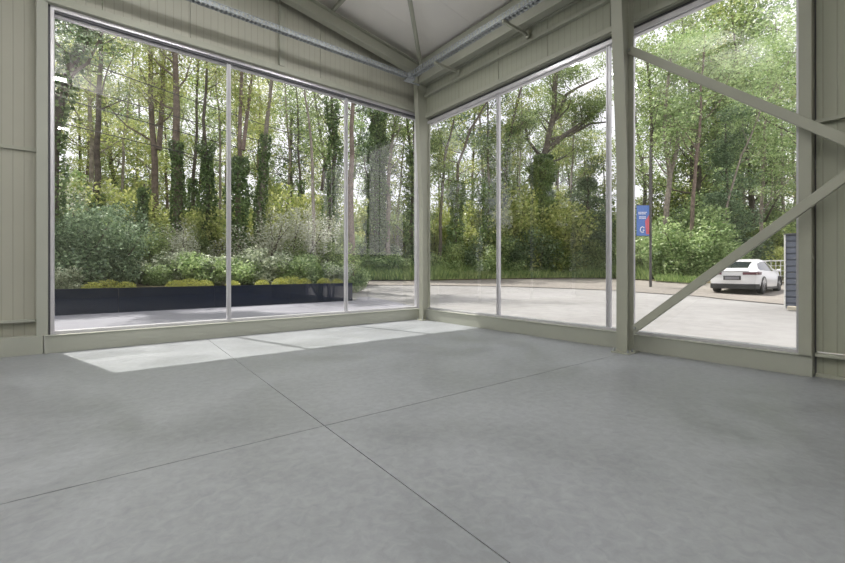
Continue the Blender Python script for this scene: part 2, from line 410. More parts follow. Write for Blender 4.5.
# ---- steel frame: columns, rafters
def column(loc, x_in0, x_in1, depth_out, half, ztop, label, tip):
    """H column whose flanges face along X; inner flange leans inwards towards the top"""
    root = empty('steel_column', loc); tag(root, label, 'steel column')
    o = depth_out; zk = 2.6
    prof = [(x_in0, .02), (x_in0, zk), (x_in1, ztop)]
    w = MB(); w.prism([(x_in0+.012, .02), (o-.012, .02), (o-.012, ztop), (x_in1+.012, ztop), (x_in0+.012, zk)], 'Y', -.006, .006)
    w.build('web', M['paint'], root)
    f = MB()
    f.add([(x, y, z) for x, z in prof for y in (-half, half)]+[(x+.014, y, z) for x, z in prof for y in (-half, half)],
          [(0,1,3,2),(2,3,5,4),(6,8,9,7),(8,10,11,9),(0,2,8,6),(2,4,10,8),(1,7,9,3),(3,9,11,5),(0,6,7,1),(4,5,11,10)])
    f.build('inner_flange', M['paint'], root)
    f = MB(); f.box(o-.014, o, -half, half, .02, ztop); f.build('outer_flange', M['paint'], root)
    p = MB(); p.box(x_in0-.06, o+.05, -half-.05, half+.05, 0, .02); p.build('base_plate', M['paint'], root)
    for sx, sy in ((x_in0-.03, -1), (x_in0-.03, 1), ((x_in0+o)/2, -1), ((x_in0+o)/2, 1)):
        b = MB(); b.tube([(sx, sy*(half+.022), .02), (sx, sy*(half+.022), .045)], .014, 6); b.tube([(sx, sy*(half+.022), .045), (sx, sy*(half+.022), .065)], .008, 6)
        b.build('anchor_bolt', M['galv'], root)
    s = MB(); s.prism([(x_in1+.012, ztop-.01), (x_in1+.012, ztop), (o-.012, ztop), (o-.012, ztop-.01)], 'Y', -half, half); s.build('cap_plate', M['paint'], root)
    return root
corner = column((0, .10, 0), -.035, -.21, .185, .07, 5.62, 'olive grey steel column in the corner between the two windows', 0)
c2 = column((0, -4.625, 0), -.20, -.42, .0, .075, 5.62, 'olive grey steel column between the right window bays with brace ends bolted to it', 0)
c3 = column((0, -9.1, 0), -.20, -.42, .0, .075, 5.62, 'olive grey steel column outside the frame to the right of the crossing braces', 0)
def rafter(y, label, w=.08, dpt=.27, hb=5.60):
    L = (0, y, hb); root = empty('roof_rafter', L); tag(root, label, 'steel rafter')
    def z(x, o): return hb+o+.16*(-x if x > -7 else 14+x)
    xs = [.055, -7, XW+.02]
    if y > 0: pass
    for nm, a, b, hw in (('lower_flange', 0, .014, w), ('web', .014, dpt-.014, .005), ('upper_flange', dpt-.014, dpt, w)):
        m = MB()
        for xa, xb in zip(xs[:-1], xs[1:]):
            m.prism([(xa, z(xa, a)), (xb, z(xb, a)), (xb, z(xb, b)), (xa, z(xa, b))], 'Y', y-hw, y+hw)
        shift(m, L).build(nm, M['paint'], root)
    return root
rafter(.10, 'sloping olive grey roof beam rising left from the corner column along the gable')
rafter(-4.64, 'sloping roof beam on top of the middle right column', dpt=.27)
rafter(-9.1, 'sloping roof beam behind the camera', dpt=.27)
# purlins
def purlin(x, label):
    L = (x, -4, zr(x)-.14); root = MB(); zz = zr(x)
    sl = .16 if x > -7 else -.16
    root.box(x-.004, x+.004, .33, YS+.02, zz-.14, zz-.004)
    root.box(x, x-.055, .33, YS+.02, zz-.14, zz-.134); 
    o = shift(root, L).build('roof_purlin', M['paint']); o.location = L
    return tag(o, label, 'roof purlin')
purlin(-2.25, 'thin roof purlin crossing above the gable beam near the top edge')
for x in (-4.4, -6.55, -8.7, -10.9): purlin(x, 'roof purlin behind the top edge of the view').update({'group': 'roof purlins overhead'}) if False else tag(purlin(x, 'roof purlin behind the top edge of the view'), group='roof purlins overhead')
# eave beam: C section with its web towards the room
L = (-.1, -6, 5.46); m = MB()
m.box(-.106, -.098, .28, YS+.02, 5.46, 5.97); m.box(-.098, .05, .28, YS+.02, 5.46, 5.468); m.box(.042, .05, .28, YS+.02, 5.468, 5.50)
o = shift(m, L).build('eave_beam', M['paint']); o.location = L; tag(o, 'olive grey channel beam along the eave above the right wall', 'eave beam')
# round roof brace from the corner
m = MB(); A = Vector((-.10, .0, 5.74)); B = Vector((-4.5, -4.55, 5.74+.16*4.5)); m.tube([(0, 0, 0), B-A], .042, 12)
o = m.build('roof_brace', M['paint'], smooth=True); o.location = A; tag(o, 'round steel tube running from the corner up across the ceiling', 'roof brace')
# wall braces
def on_x(px, py, X): 
    l = (px-CX)/F_PX; w0 = l*RR[0]+DD[0]; t = (X-CAM[0])/w0; return W(px, py, t)
def brace(p, q, label):
    d = (q-p); e = q+d*((-9.05-q.y)/d.y)
    s = p-(q-p).normalized()*.07
    root = empty('wall_brace', s); tag(root, label, 'steel brace')
    m = MB(); m.bar((0, 0, 0), e-s, .06, .10, up=(0, 0, 1)); m.build('tube', M['paint'], root, bevel=.006)
    pl = MB(); u = d.normalized(); k = u*.10
    pl.bar(-u*.06, k, .012, .10); pl.build('end_plate', M['paint'], root)
    b = MB(); b.tube([(-.028, 0, 0), (-.045, 0, 0)], .014, 6); b.build('bolt', M['galv'], root)
a1 = on_x(634.5, 52, -.06); b1 = on_x(845, 140, -.06); a2 = on_x(640, 325, -.13); b2 = on_x(845, 176.6, -.13)
brace(a1, b1, 'upper diagonal steel brace sloping down to the right across the right pane')
brace(a2, b2, 'lower diagonal steel brace rising to the right across the right pane')

# cable trays
def tray(p, q, w, h, label, n):
    L = p; root = empty('cable_tray', L); tag(root, label, 'cable tray')
    p = Vector((0, 0, 0)); d = q-L; u = d.normalized(); s = u.cross(Vector((0, 0, 1))).normalized(); up = Vector((0, 0, 1))
    m = MB()
    for k in (-1, 1):
        c = s*(k*w/2)
        m.bar(c+up*.006, d+c+up*.006, .012, .012); m.bar(c+up*(h-.006), d+c+up*(h-.006), .014, .012)
        for i in range(n+1): 
            t = d*(i/n); m.bar(t+c-u*.012+up*h/2, t+c+u*.030+up*h/2, .003, h)
    m.build('side_rail', M['galv'], root)
    m = MB()
    for i in range(n): m.bar(d*((i+.5)/n)-s*w/2, d*((i+.5)/n)+s*w/2, d.length/n*.55, .003)
    m.bar(s*w*.0, d, w*.35, .003)
    m.build('tray_bottom', M['galv'], root)
    return root
t1 = tray(Vector((-.62, -.13, 5.36)), Vector((XW+.05, -.13, 5.36)), .10, .085, 'galvanised perforated cable tray running left across the gable wall', 190)
t2 = tray(Vector((-.50, -.10, 5.385)), Vector((-.50, YS+.3, 5.385)), .12, .10, 'galvanised cable tray running right along the eave', 170)
for i, y in enumerate((-1.02, -2.8, -4.55+.35, -6.35, -8.1)):
    ex = 0 if y > -6 else .13
    m = MB(); m.bar((-.47, 0, 0), (.17+ex, 0, 0), .04, .045)
    root = empty('tray_bracket', (-.1, y, 5.352)); 
    m.build('arm', M['paint'], root)
    p = MB(); p.box(.17+ex, .178+ex, -.05, .05, -.08, .06); p.build('wall_plate', M['paint'], root)
    if i < 2: tag(root, ('steel bracket arm under the eave cable tray, nearest the corner column', 'steel bracket arm under the eave cable tray, second from the corner column')[i], 'bracket')
    else: tag(root, 'steel bracket arm under the eave cable tray beyond the top edge', 'bracket', 'bracket arms above the view')
# joint box where the trays meet the column
root = empty('tray_coupler', (-.53, -.05, 5.33)); tag(root, 'galvanised coupler joining the two cable trays at the corner', 'coupler')
m = MB(); m.box(-.09, .09, -.16, .04, .0, .02); m.box(-.09, .09, -.16, -.15, .02, .13); m.build('plate', M['galv'], root)
m = MB()
for x, y in ((-.06, -.12), (.06, -.12), (0, -.0), (.05, -.05)):
    b = MB(); b.tube([(x, y, .02), (x, y, .05)], .014, 6); b.build('bolt', M['galv'], root)
m = MB(); m.bar((.09, 0, .01), (.33, .0, .01), .05, .02); m.build('lug', M['galv'], root)

# ceiling lamps (two are mirrored in the window, the rest are added as fill)
def lamp(x, y, label, group=None, z=5.55, pw=None, ln=.24):
    pw = pw or LAMP_W
    root = empty('ceiling_lamp', (x, y, z)); tag(root, label, 'lamp', group)
    h = MB(); h.box(-ln/2-.015, ln/2+.015, -.11, .11, .0, .07); h.build('housing', M['lamph'], root, bevel=.01)
    d = MB(); d.box(-ln/2, ln/2, -.095, .095, -.015, .0); d.build('diffuser', M['lampm'], root)
    s = MB()
    s.bar((0, 0, .07), (0, 0, zr(x)-z), .012, .012, up=(0, 1, 0))
    s.build('hanger', M['galv'], root)
    li = bpy.data.lights.new('lamp_light', 'AREA'); li.shape = 'RECTANGLE'; li.size = ln; li.size_y = .18; li.energy = pw; li.color = (1, .99, .985)
    lo = bpy.data.objects.new('lamp_light', li); COL.objects.link(lo); lo.parent = root; lo.location = (0, 0, -.03)
    if z < 5.8:                                 # uplight added to the low lamps to brighten the ceiling
        l2 = bpy.data.lights.new('added_uplight', 'AREA'); l2.shape = 'RECTANGLE'; l2.size = .3; l2.size_y = .18; l2.energy = 82; l2.color = (1, .99, .985)
        l3 = bpy.data.objects.new('added_uplight', l2); COL.objects.link(l3); l3.parent = root; l3.location = (0, 0, .09); l3.rotation_euler = (PI, 0, 0)
LAMP_W = 66
lamp(-5.0, -2.0, 'fill lamp added above the view near the left window', None, 6.40, 62, 1.5)  # unseen lamp added to brighten the hall
lamp(-2.2, -1.9, 'fill lamp added above the view near the corner column', None, 6.14, 40, 1.0)  # second added fill lamp, hung where the panes don't mirror it
lamp(-6.58, -4.3, 'roof lamp mirrored as the upper white glint at the left edge of the window')
lamp(-6.72, -8.6, 'roof lamp mirrored as the lower white glint at the left edge of the window')
for y in (-7, -9.8, -12.6): lamp(-10.8, y, 'fill lamp added outside the view', 'added fill lamps outside the view')  # unseen lamps added to lift the light in the hall

# ================================================================== OUTSIDE GROUND
def grid(name, x0, x1, y0, y1, st, hf, m, test=None):
    nx = int((x1-x0)/st)+1; ny = int((y1-y0)/st)+1
    vs = [(x0+i*st, y0+j*st, hf(x0+i*st, y0+j*st)) for j in range(ny) for i in range(nx)]; fs = []
    for j in range(ny-1):
        for i in range(nx-1):
            xm = x0+(i+.5)*st; ym = y0+(j+.5)*st
            if test is None or test(xm, ym): fs.append((j*nx+i, j*nx+i+1, (j+1)*nx+i+1, (j+1)*nx+i))
    mb = MB(); mb.add(vs, fs); return mb
inroom = lambda x, y: (XW-.5 < x < 0) and (YS-.5 < y < 0)
o = struct('ground_1', grid('g', -60, 80, -60, 80, 1.0, lambda x, y: gh(x, y)-.03, M['yard'], lambda x, y: not inroom(x, y)), M['yard'], 'pale concrete yard outside the windows', smooth=True)
o['category'] = 'ground'
# path paved in smoother concrete next to the building
PE = [G(419, 307.5), G(395, 302), G(378, 298), G(356, 293.5)]
m = MB(); poly = [(-30, .57), (2.0, .57)]+[(p.x, p.y) for p in PE]+[(1.9, 6.57), (-30, 6.57)]
m.prism(poly, 'Z', -.1, .004); o = struct('ground_2', m, M['path'], 'smooth lilac grey paving between the left window and the planter'); o['category'] = 'paving'
near = [G(-250, 286.5), G(200, 285.2), G(350, 285), G(420, 285), G(497, 286), G(560, 288), G(610, 290), G(700, 296), G(783, 304), G(900, 322)]
far = [G(-250, 281.0), G(200, 281.0), G(350, 281.0), G(420, 281), G(497, 279.3), G(560, 278.5), G(610, 278.5), G(650, 281), G(700, 283.5), G(900, 284)]
def strip(A, B, off, nsub=8):
    mb = MB(); vs = []; fs = []
    AA = []; BB = []
    for i in range(len(A)-1):
        for k in range(4):
            AA.append(A[i].lerp(A[i+1], k/4)); BB.append(B[i].lerp(B[i+1], k/4))
    AA.append(A[-1]); BB.append(B[-1])
    for a, b in zip(AA, BB):
        for k in range(nsub+1):
            p = a.lerp(b, k/nsub); vs.append((p.x, p.y, gh(p.x, p.y)+off))
    w = nsub+1
    for i in range(len(AA)-1):
        for k in range(nsub): fs.append((i*w+k, i*w+k+1, (i+1)*w+k+1, (i+1)*w+k))
    mb.add(vs, fs); return mb
o = struct('ground_3', strip(near, far, .0), M['asphalt'], 'brownish asphalt road along the woods', smooth=True); o['category'] = 'road'
# woodland floor beyond the road and on the bank behind the planter
mb = MB(); vs = []; fs = []
FF = []
for i in range(len(far)-1):
    for k in range(6): FF.append(far[i].lerp(far[i+1], k/6))
FF.append(far[-1])
for p in FF:
    dv = Vector((p.x-CAM[0], p.y-CAM[1])); r0 = dv.length; dv.normalize()
    for q in (0, .3, 3, 8, 16, 30, 60, 100):
        x, y = p.x+dv.x*q, p.y+dv.y*q; vs.append((x, y, gh(x, y)+(.01 if q == 0 else .10)+.12*sstep(0, 12, q)))
for i in range(len(FF)-1):
    for k in range(7): fs.append((i*8+k, i*8+k+1, (i+1)*8+k+1, (i+1)*8+k))
mb.add(vs, fs); o = struct('ground_4', mb, M['soil'], 'leaf-strewn woodland floor beyond the road', smooth=True); o['category'] = 'ground'
mb = grid('b', -40, 1.8, 7.0, 40, 1.1, lambda x, y: bank(x, y) if x < 1.5 else bank(1.5, y)-.05, M['soil'])
mb.box(-40, 1.35, 7.02, 7.05, 0, .6)
o = struct('ground_5', mb, M['soil'], 'planted woodland bank behind the navy planter', smooth=True); o['category'] = 'ground'

# ---- planter
L = (-6, 6.6, 0); root = empty('planter', L); tag(root, 'long low navy blue planter box across the left window view', 'planter')
m = MB()
x = 1.75
while x > -22:
    m.box(x, x-2.394, 6.60, 6.66, 0, .655); x -= 2.4
shift(m, L).build('front_panel', M['navy'], root)
m = MB(); m.box(1.69, 1.75, 6.661, 15, 0, .655); shift(m, L).build('end_panel', M['navy'], root)
m = MB(); m.box(-22, 1.76, 6.59, 6.70, .656, .675); m.box(1.68, 1.76, 6.701, 15, .656, .675); shift(m, L).build('coping', M['navy'], root)
m = MB(); m.box(-22, 1.68, 6.67, 7.6, .45, .635); shift(m, L).build('gravel_bed', M['grav'], root)

# ================================================================== PLANTS
rng = np.random.default_rng(7); random.seed(7)
def blob(n, c, r, hollow=.55):
    v = rng.normal(size=(n, 3)); v /= np.linalg.norm(v, axis=1)[:, None]
    v *= (rng.uniform(hollow**3, 1, n)**(1/3))[:, None]
    return np.asarray(c)+v*np.asarray(r)
def limb(mb, p, d, ln, r, seg=4, curl=.25, up=.15, n=5):
    pts = [p.copy()]; rs = [r]; q = p.copy(); dd = d.normalized()
    for i in range(seg):
        dd = (dd+Vector((random.uniform(-curl, curl), random.uniform(-curl, curl), random.uniform(-curl, curl)+up))).normalized()
        q = q+dd*(ln/seg); pts.append(q.copy()); rs.append(r*(1-.75*(i+1)/seg))
    mb.tube(pts, rs, n, cap=False); return pts
def crown(mb, pts, rs, t0, nb, ln, nl, clump, curl=.25, up=.2, sub=2, elev=(.1, .9), side=None):
    """branches along the trunk polyline from fraction t0 up; returns leaf centres"""
    cen = []
    cum = [0]
    for a, b in zip(pts[:-1], pts[1:]): cum.append(cum[-1]+(b-a).length)
    for k in range(nb):
        t = (t0+(1-t0)*((k+random.random())/nb))*cum[-1]
        i = max(j for j in range(len(cum)-1) if cum[j] <= t+1e-6)
        f = (t-cum[i])/(cum[i+1]-cum[i]+1e-9); p = pts[i].lerp(pts[i+1], min(1, f)); r = rs[i]*(1-f)+rs[i+1]*f
        az = random.uniform(0, 2*PI) if side is None else side+random.uniform(-1.2, 1.2)
        d = Vector((math.cos(az), math.sin(az), random.uniform(*elev)))
        l = ln*random.uniform(.6, 1.2)*(1-.35*(t/cum[-1]-t0)/(1-t0+1e-6))
        bp = limb(mb, p, d, l, r*.42, 5, curl, up)
        for j in range(sub):
            q = bp[random.choice((2, 3, 4))]
            sp = limb(mb, q, Vector((random.gauss(0, 1), random.gauss(0, 1), random.uniform(0, .9))), l*.45, r*.16, 3, curl, .1, 4)
            cen.append(blob(nl//2, sp[-1], (clump*.8, clump*.8, clump*.45)))
        for j in (3, 5): cen.append(blob(nl//2, bp[j], (clump, clump, clump*.5)))
    return cen
def ivy_leaves(pts, rs, t0, t1, n, off):
    cum = [0]
    for a, b in zip(pts[:-1], pts[1:]): cum.append(cum[-1]+(b-a).length)
    P = np.array([tuple(p) for p in pts]); R = np.array(rs); cum = np.array(cum)
    t = rng.uniform(t0, t1, n)*cum[-1]
    x = np.stack([np.interp(t, cum, P[:, k]) for k in range(3)], 1); r = np.interp(t, cum, R)
    a = rng.uniform(0, 2*PI, n); lump = 1+.35*np.sin(t*2.1+pts[0].x)+.25*np.sin(t*5.3+a*2)
    rad = r+off*lump*rng.uniform(.5, 1.1, n)
    x[:, 0] += np.cos(a)*rad; x[:, 1] += np.sin(a)*rad
    return x
def tree(name, label, pts, rs, bark, leaf, cat='tree', group=None, lsize=.12, t0=.4, nb=14, ln=3, nl=170, clump=.9, ivy=None, curl=.25, up=.2, forks=(), elev=(.1, .9), side=None, sub=2, leaf2=None):
    base = pts[0].copy(); pts = [p-base for p in pts]
    root = empty(name, base); tag(root, label, cat, group)
    # refine trunk with a little wander
    P = []; R = []
    for i in range(len(pts)-1):
        n = max(2, int((pts[i+1]-pts[i]).length/1.2))
        for k in range(n):
            f = k/n; w = .06 if (i or k) else 0
            P.append(pts[i].lerp(pts[i+1], f)+Vector((random.uniform(-w, w), random.uniform(-w, w), 0))); R.append(rs[i]*(1-f)+rs[i+1]*f)
    P.append(pts[-1]); R.append(rs[-1])
    R[0] *= 1.25
    mb = MB(); mb.tube(P, R, 10)
    cen = crown(mb, P, R, t0, nb, ln, nl, clump, curl, up, sub, elev, side)
    for fk in forks:                                # extra big limbs, each a list of world points
        fp = [p-base for p in fk[0]]; fr = fk[1]
        mb.tube(fp, fr, 7, cap=False); cen += crown(mb, fp, fr, .35, fk[2] if len(fk) > 2 else 5, ln*.7, nl, clump, curl, up, sub, elev)
    mb.build('trunk', bark, root, smooth=True)
    if cen:
        c = np.concatenate(cen)
        link_mesh('foliage', leaves_mesh('foliage', c, lsize, leaf, rng), root)
    if ivy:
        t_0, t_1, n, off = ivy
        x = ivy_leaves(P, R, t_0, t_1, n, off)
        link_mesh('ivy', leaves_mesh('ivy', x, .15 if off > .3 else .12, M['L_ivy'], rng, flat=.1, asp=.9), root)
    return root
def trunk_px(dep, pp, top_z=17, base=None):
    """pp: list of (px, py) up the trunk at one distance; extended to the ground and to top_z"""
    q = [W(x, y, dep) for x, y in pp]
    g0 = q[0]; gz = (bank if base is None else base)(g0.x, g0.y)-.1
    d = (q[0]-q[1]); foot = Vector((g0.x+d.x*.1, g0.y+d.y*.1, gz))
    e = q[-1]-q[-2]; k = max(0, (top_z-q[-1].z)/max(.2, e.z)); k = min(k, 40)
    top = q[-1]+e*k*.9; top.z = max(top.z, q[-1].z+.5)
    return [foot]+q+[top]

Y = M['L_yel']; MD = M['L_mid']; FR = M['L_fresh']; DK = M['L_dark']; BL = M['L_blue']
BK = M['bark']; BP = M['bark_pale']; BR = M['bark_red']
# (distance, trunk pixels bottom to top, radius, bark, leaf, options, label)
TREES = [
 # ----- left window, left pane
 (13.5, [(50, 190), (57, 120), (66, 85), (84, 42)], .26, BK, BL, dict(nb=20, ln=2.8, nl=520, t0=.26, clump=.8, lsize=.11, ivy=(.1, .6, 2500, .16)), 'thick dark trunk leaning right in the top left corner of the left pane', 'dark_leaning_tree'),
 (19, [(97, 230), (98, 150), (101, 60)], .19, BK, MD, dict(nb=12, ln=2.6, nl=200, t0=.45, ivy=(.05, .25, 900, .12)), 'dark upright tree just right of the leaning trunk in the left pane', 'woodland_tree'),
 (24, [(91, 230), (92, 140), (88, 60)], .17, BP, Y, dict(nb=10, ln=3, nl=160), 'pale brown trunk in the left pane half hidden behind dark evergreen sprays', 'woodland_tree'),
 (21, [(155, 245), (155, 160), (151, 90), (150, 40)], .20, BR, Y, dict(nb=12, ln=2.8, nl=170, forks=[([(159,150),(163,90),(164,45)], (.13,.1,.06), 5)]), 'reddish trunk that forks into slim twin stems, left of the thickest trunk', 'forked_tree'),
 (20, [(177, 250), (177, 180), (176, 110), (175, 50)], .26, BR, Y, dict(nb=12, ln=3, nl=190, t0=.5, ivy=(.03, .42, 2600, .10)), 'thickest straight reddish brown trunk in the middle of the left pane', 'woodland_tree'),
 (17.5, [(143, 262), (143, 215), (144, 196)], .10, BK, M['L_ivy'], dict(nb=0, ivy=(0, .96, 1800, .12), top_z=4.8), 'short ivy-wrapped stump post left of the reddish forked trunk', 'ivy_clad_stump'),
 (23, [(193, 255), (193, 200), (196, 130)], .15, BK, MD, dict(nb=9, ln=2.6, nl=160, ivy=(0, .35, 2000, .18)), 'slim dark ivied trunk right behind the thickest trunk', 'ivy_clad_tree'),
 (20, [(208, 245), (207, 180), (203, 120), (207, 62)], .12, BK, Y, dict(nb=10, ln=2.6, nl=160, t0=.5, ivy=(.02, .42, 3800, .24)), 'tree with a dark ivy sleeve left of the first window mullion', 'ivy_clad_tree'),
 (26, [(221, 230), (220, 150), (216, 70)], .10, BP, MD, dict(nb=9, ln=2.8, nl=150), 'very slim pale trunk hard against the first window mullion', 'slender_tree'),
 (28, [(120, 230), (124, 140), (132, 70)], .12, BP, Y, dict(nb=10, ln=3, nl=170), 'slim pale trunk between the dark evergreen and the twin-stemmed tree', 'slender_tree'),
 # ----- left window, middle pane
 (18, [(238, 255), (238, 190), (240, 140), (243, 72)], .15, BR, Y, dict(nb=11, ln=2.6, nl=170, t0=.5, ivy=(.02, .35, 4200, .30), forks=[([(243,150),(248,110),(252,75)], (.09,.07,.05), 4)]), 'reddish tree with a thick ivy base just right of the first mullion', 'ivy_clad_tree'),
 (20, [(259, 230), (262, 180), (266, 120), (271, 80)], .17, BP, Y, dict(nb=9, ln=2.4, nl=150, t0=.55, ivy=(.02, .45, 2600, .13)), 'grey trunk leaning right with ivy on its lower half, middle pane', 'ivy_clad_tree'),
 (30, [(287, 240), (290, 160), (286, 100)], .12, BP, Y, dict(nb=8, ln=2.6, nl=150), 'faint slim trunk in the yellow green centre of the middle pane', 'slender_tree'),
 (19, [(314, 250), (313, 190), (311, 140), (306, 100)], .10, BP, MD, dict(nb=8, ln=2.4, nl=120, t0=.5), 'thin pale grey trunk left of the dark ivied trunk in the middle pane', 'slender_tree'),
 (21, [(328, 262), (330, 200), (334, 150), (331, 100)], .16, BK, MD, dict(nb=10, ln=2.8, nl=160, t0=.45, ivy=(0, .6, 4300, .26), forks=[([(322,190),(325,165),(334,140)], (.09,.09,.06), 2)]), 'dark ivied trunk with a crooked limb beside the second mullion', 'ivy_clad_tree'),
 (25, [(300, 250), (301, 200), (299, 150)], .12, BK, MD, dict(nb=8, ln=2.5, nl=160, ivy=(0, .4, 2000, .16)), 'dark trunk half hidden behind the pale flowering bush', 'ivy_clad_tree'),
 # ----- left window, right pane
 (20, [(351, 250), (351, 180), (353, 102)], .20, BR, MD, dict(nb=9, ln=2.6, nl=150, t0=.5), 'thick dark trunk touching the right side of the second mullion', 'woodland_tree'),
 (24, [(377, 250), (377, 180), (378, 110)], .26, BK, DK, dict(nb=10, ln=2.2, nl=200, t0=.4, ivy=(0, .75, 14000, .40)), 'broad ivy-smothered tree behind the mirrored pale wall in the right pane', 'ivy_clad_tree'),
 (24, [(388, 240), (389, 170), (396, 112)], .17, BP, MD, dict(nb=8, ln=2.4, nl=150, t0=.5), 'trunk leaning right near the corner column, left window', 'woodland_tree'),
 (22, [(412, 262), (413, 200), (414, 120)], .12, BK, MD, dict(nb=10, ln=1.6, nl=200, t0=.25, clump=.6, ivy=(0, .6, 3000, .3)), 'narrow leafy tree immediately left of the corner column', 'ivy_clad_tree'),
 # ----- right window, first pane
 (27, [(455, 262), (456, 210), (458, 165), (470, 130), (484, 108)], .15, BK, Y, dict(nb=11, ln=3, nl=190, t0=.4, ivy=(0, .45, 4500, .35)), 'tree with a sweeping trunk that curves up to the right beside the corner column', 'curved_tree'),
 (31, [(440, 262), (441, 200), (446, 150), (455, 118)], .16, BK, MD, dict(nb=10, ln=3, nl=190, t0=.35), 'dark tree immediately right of the corner column', 'woodland_tree'),
 (33, [(488, 262), (489, 200), (488, 140)], .17, BK, DK, dict(nb=10, ln=2.5, nl=200, t0=.3, ivy=(0, .5, 4500, .5)), 'ivied tree just left of the first mullion of the right window', 'ivy_clad_tree'),
 # ----- right window, middle pane
 (29, [(506, 262), (505, 200), (507, 150), (516, 110), (523, 82)], .17, BK, MD, dict(nb=10, ln=2.8, nl=170, t0=.45, ivy=(.1, .75, 3500, .2)), 'tall tree leaning right between the first mullion and the many-limbed tree', 'woodland_tree'),
 (34, [(519, 262), (519, 200), (521, 130)], .11, BP, Y, dict(nb=8, ln=2.6, nl=150), 'slender pale trunk directly left of the many-limbed ivied tree', 'slender_tree'),
 (28, [(541, 262), (541, 200), (543, 160), (553, 120), (557, 62)], .34, BK, MD, dict(nb=10, ln=2.6, nl=260, t0=.5, lsize=.13, ivy=(0, .55, 24000, .55),
     forks=[([(545,152),(565,135),(587,120),(608,102)], (.20,.17,.12,.07), 6), ([(556,118),(566,95),(577,88),(598,78)], (.12,.11,.08,.05), 5), ([(548,140),(570,135),(590,124),(606,122)], (.12,.1,.08,.05), 4), ([(543,160),(528,140),(522,110)], (.12,.09,.05), 4)]), 'largest many-limbed tree wrapped in dark ivy in the middle of the right window', 'ivy_clad_tree'),
 (36, [(570, 262), (571, 200), (574, 130)], .14, BP, Y, dict(nb=9, ln=3, nl=170), 'pale slim trunk right of the many-limbed ivied tree', 'slender_tree'),
 (32, [(588, 262), (588, 220), (588, 180)], .16, BK, DK, dict(nb=14, ln=1.8, nl=300, t0=.12, clump=.8, top_z=9), 'dark bushy evergreen left of the second mullion of the right window', 'evergreen_tree'),
 # ----- right window, braced pane
 (27, [(650, 262), (650, 200), (652, 140), (649, 80)], .17, BK, MD, dict(nb=11, ln=3, nl=180, t0=.4), 'dark trunk behind the blue banner, left edge of the braced pane', 'woodland_tree'),
 (24, [(664, 255), (667, 205), (669, 175), (664, 130), (668, 90)], .20, BP, FR, dict(nb=12, ln=3.2, nl=150, t0=.45, forks=[([(670,175),(677,150),(680,105)], (.13,.11,.07), 6)]), 'pale crooked trunk that forks just above the big bush', 'forked_tree'),
 (23, [(691, 260), (693, 205), (697, 160), (700, 110)], .15, BR, FR, dict(nb=12, ln=3.4, nl=150, t0=.45), 'straight purplish brown trunk rising behind the big bush', 'woodland_tree'),
 (29, [(728, 262), (728, 220), (727, 180)], .16, BK, BL, dict(nb=16, ln=2.2, nl=330, t0=.1, clump=.9, top_z=12), 'dense dark conifer right of the big bush', 'evergreen_tree'),
 (23, [(712, 268), (728, 200), (742, 155), (764, 105), (790, 60)], .07, BP, FR, dict(nb=13, ln=3.0, nl=210, t0=.45, curl=.3, lsize=.12, base=None), 'slender tree leaning far to the right across the braced pane', 'leaning_tree'),
 (18, [(828, 262), (824, 170), (812, 90), (800, 30)], .16, BK, FR, dict(nb=15, ln=4.2, nl=170, t0=.36, lsize=.15, clump=1.0, top_z=13), 'overhanging leafy tree whose sprays fill the top right of the braced pane', 'overhanging_tree'),
 (30, [(760, 262), (762, 200), (765, 130)], .16, BP, FR, dict(nb=12, ln=3.2, nl=220, t0=.25), 'leafy tree above the white car', 'woodland_tree'),
 (34, [(786, 262), (783, 200), (781, 130)], .16, BP, FR, dict(nb=12, ln=3.2, nl=220, t0=.2), 'leafy tree above the slate blue shed', 'woodland_tree'),
]
far_dep = [(q.x-CAM[0])*DD[0]+(q.y-CAM[1])*DD[1] for q in far]
far_px = [-250, 200, 350, 420, 497, 560, 610, 650, 700, 900]
def fardep(px): return float(np.interp(px, far_px, far_dep))
for dep, pp, r, bk, lf, op, lab, nm in TREES:
    op = dict(op)
    if pp[0][0] > 356:
        nd = max(dep, fardep(pp[0][0])+2.5); k_ = nd/dep; dep = nd; r *= k_
        op['ln'] = op.get('ln', 3)*k_; op['clump'] = op.get('clump', .9)*k_; op['lsize'] = op.get('lsize', .15)*k_
        if op.get('ivy'): iv = op['ivy']; op['ivy'] = (iv[0], iv[1], iv[2], iv[3]*k_)
        op['forks'] = [(f[0], tuple(x*k_ for x in f[1]), f[2]) for f in op.get('forks', [])]
    tz = op.pop('top_z', 17); op.pop('base', None)
    forks = [([W(x, y, dep+(i*.25)) for i, (x, y) in enumerate(f[0])], list(f[1]), f[2]) for f in op.pop('forks', [])]
    pts = trunk_px(dep, pp, tz)
    n = len(pts); rs = [r*(1-.72*(i/(n-1))) for i in range(n)]
    op.setdefault('lsize', .12 if dep < 24 else .15)
    tree(nm, lab, pts, rs, bk, lf, forks=forks, **op)

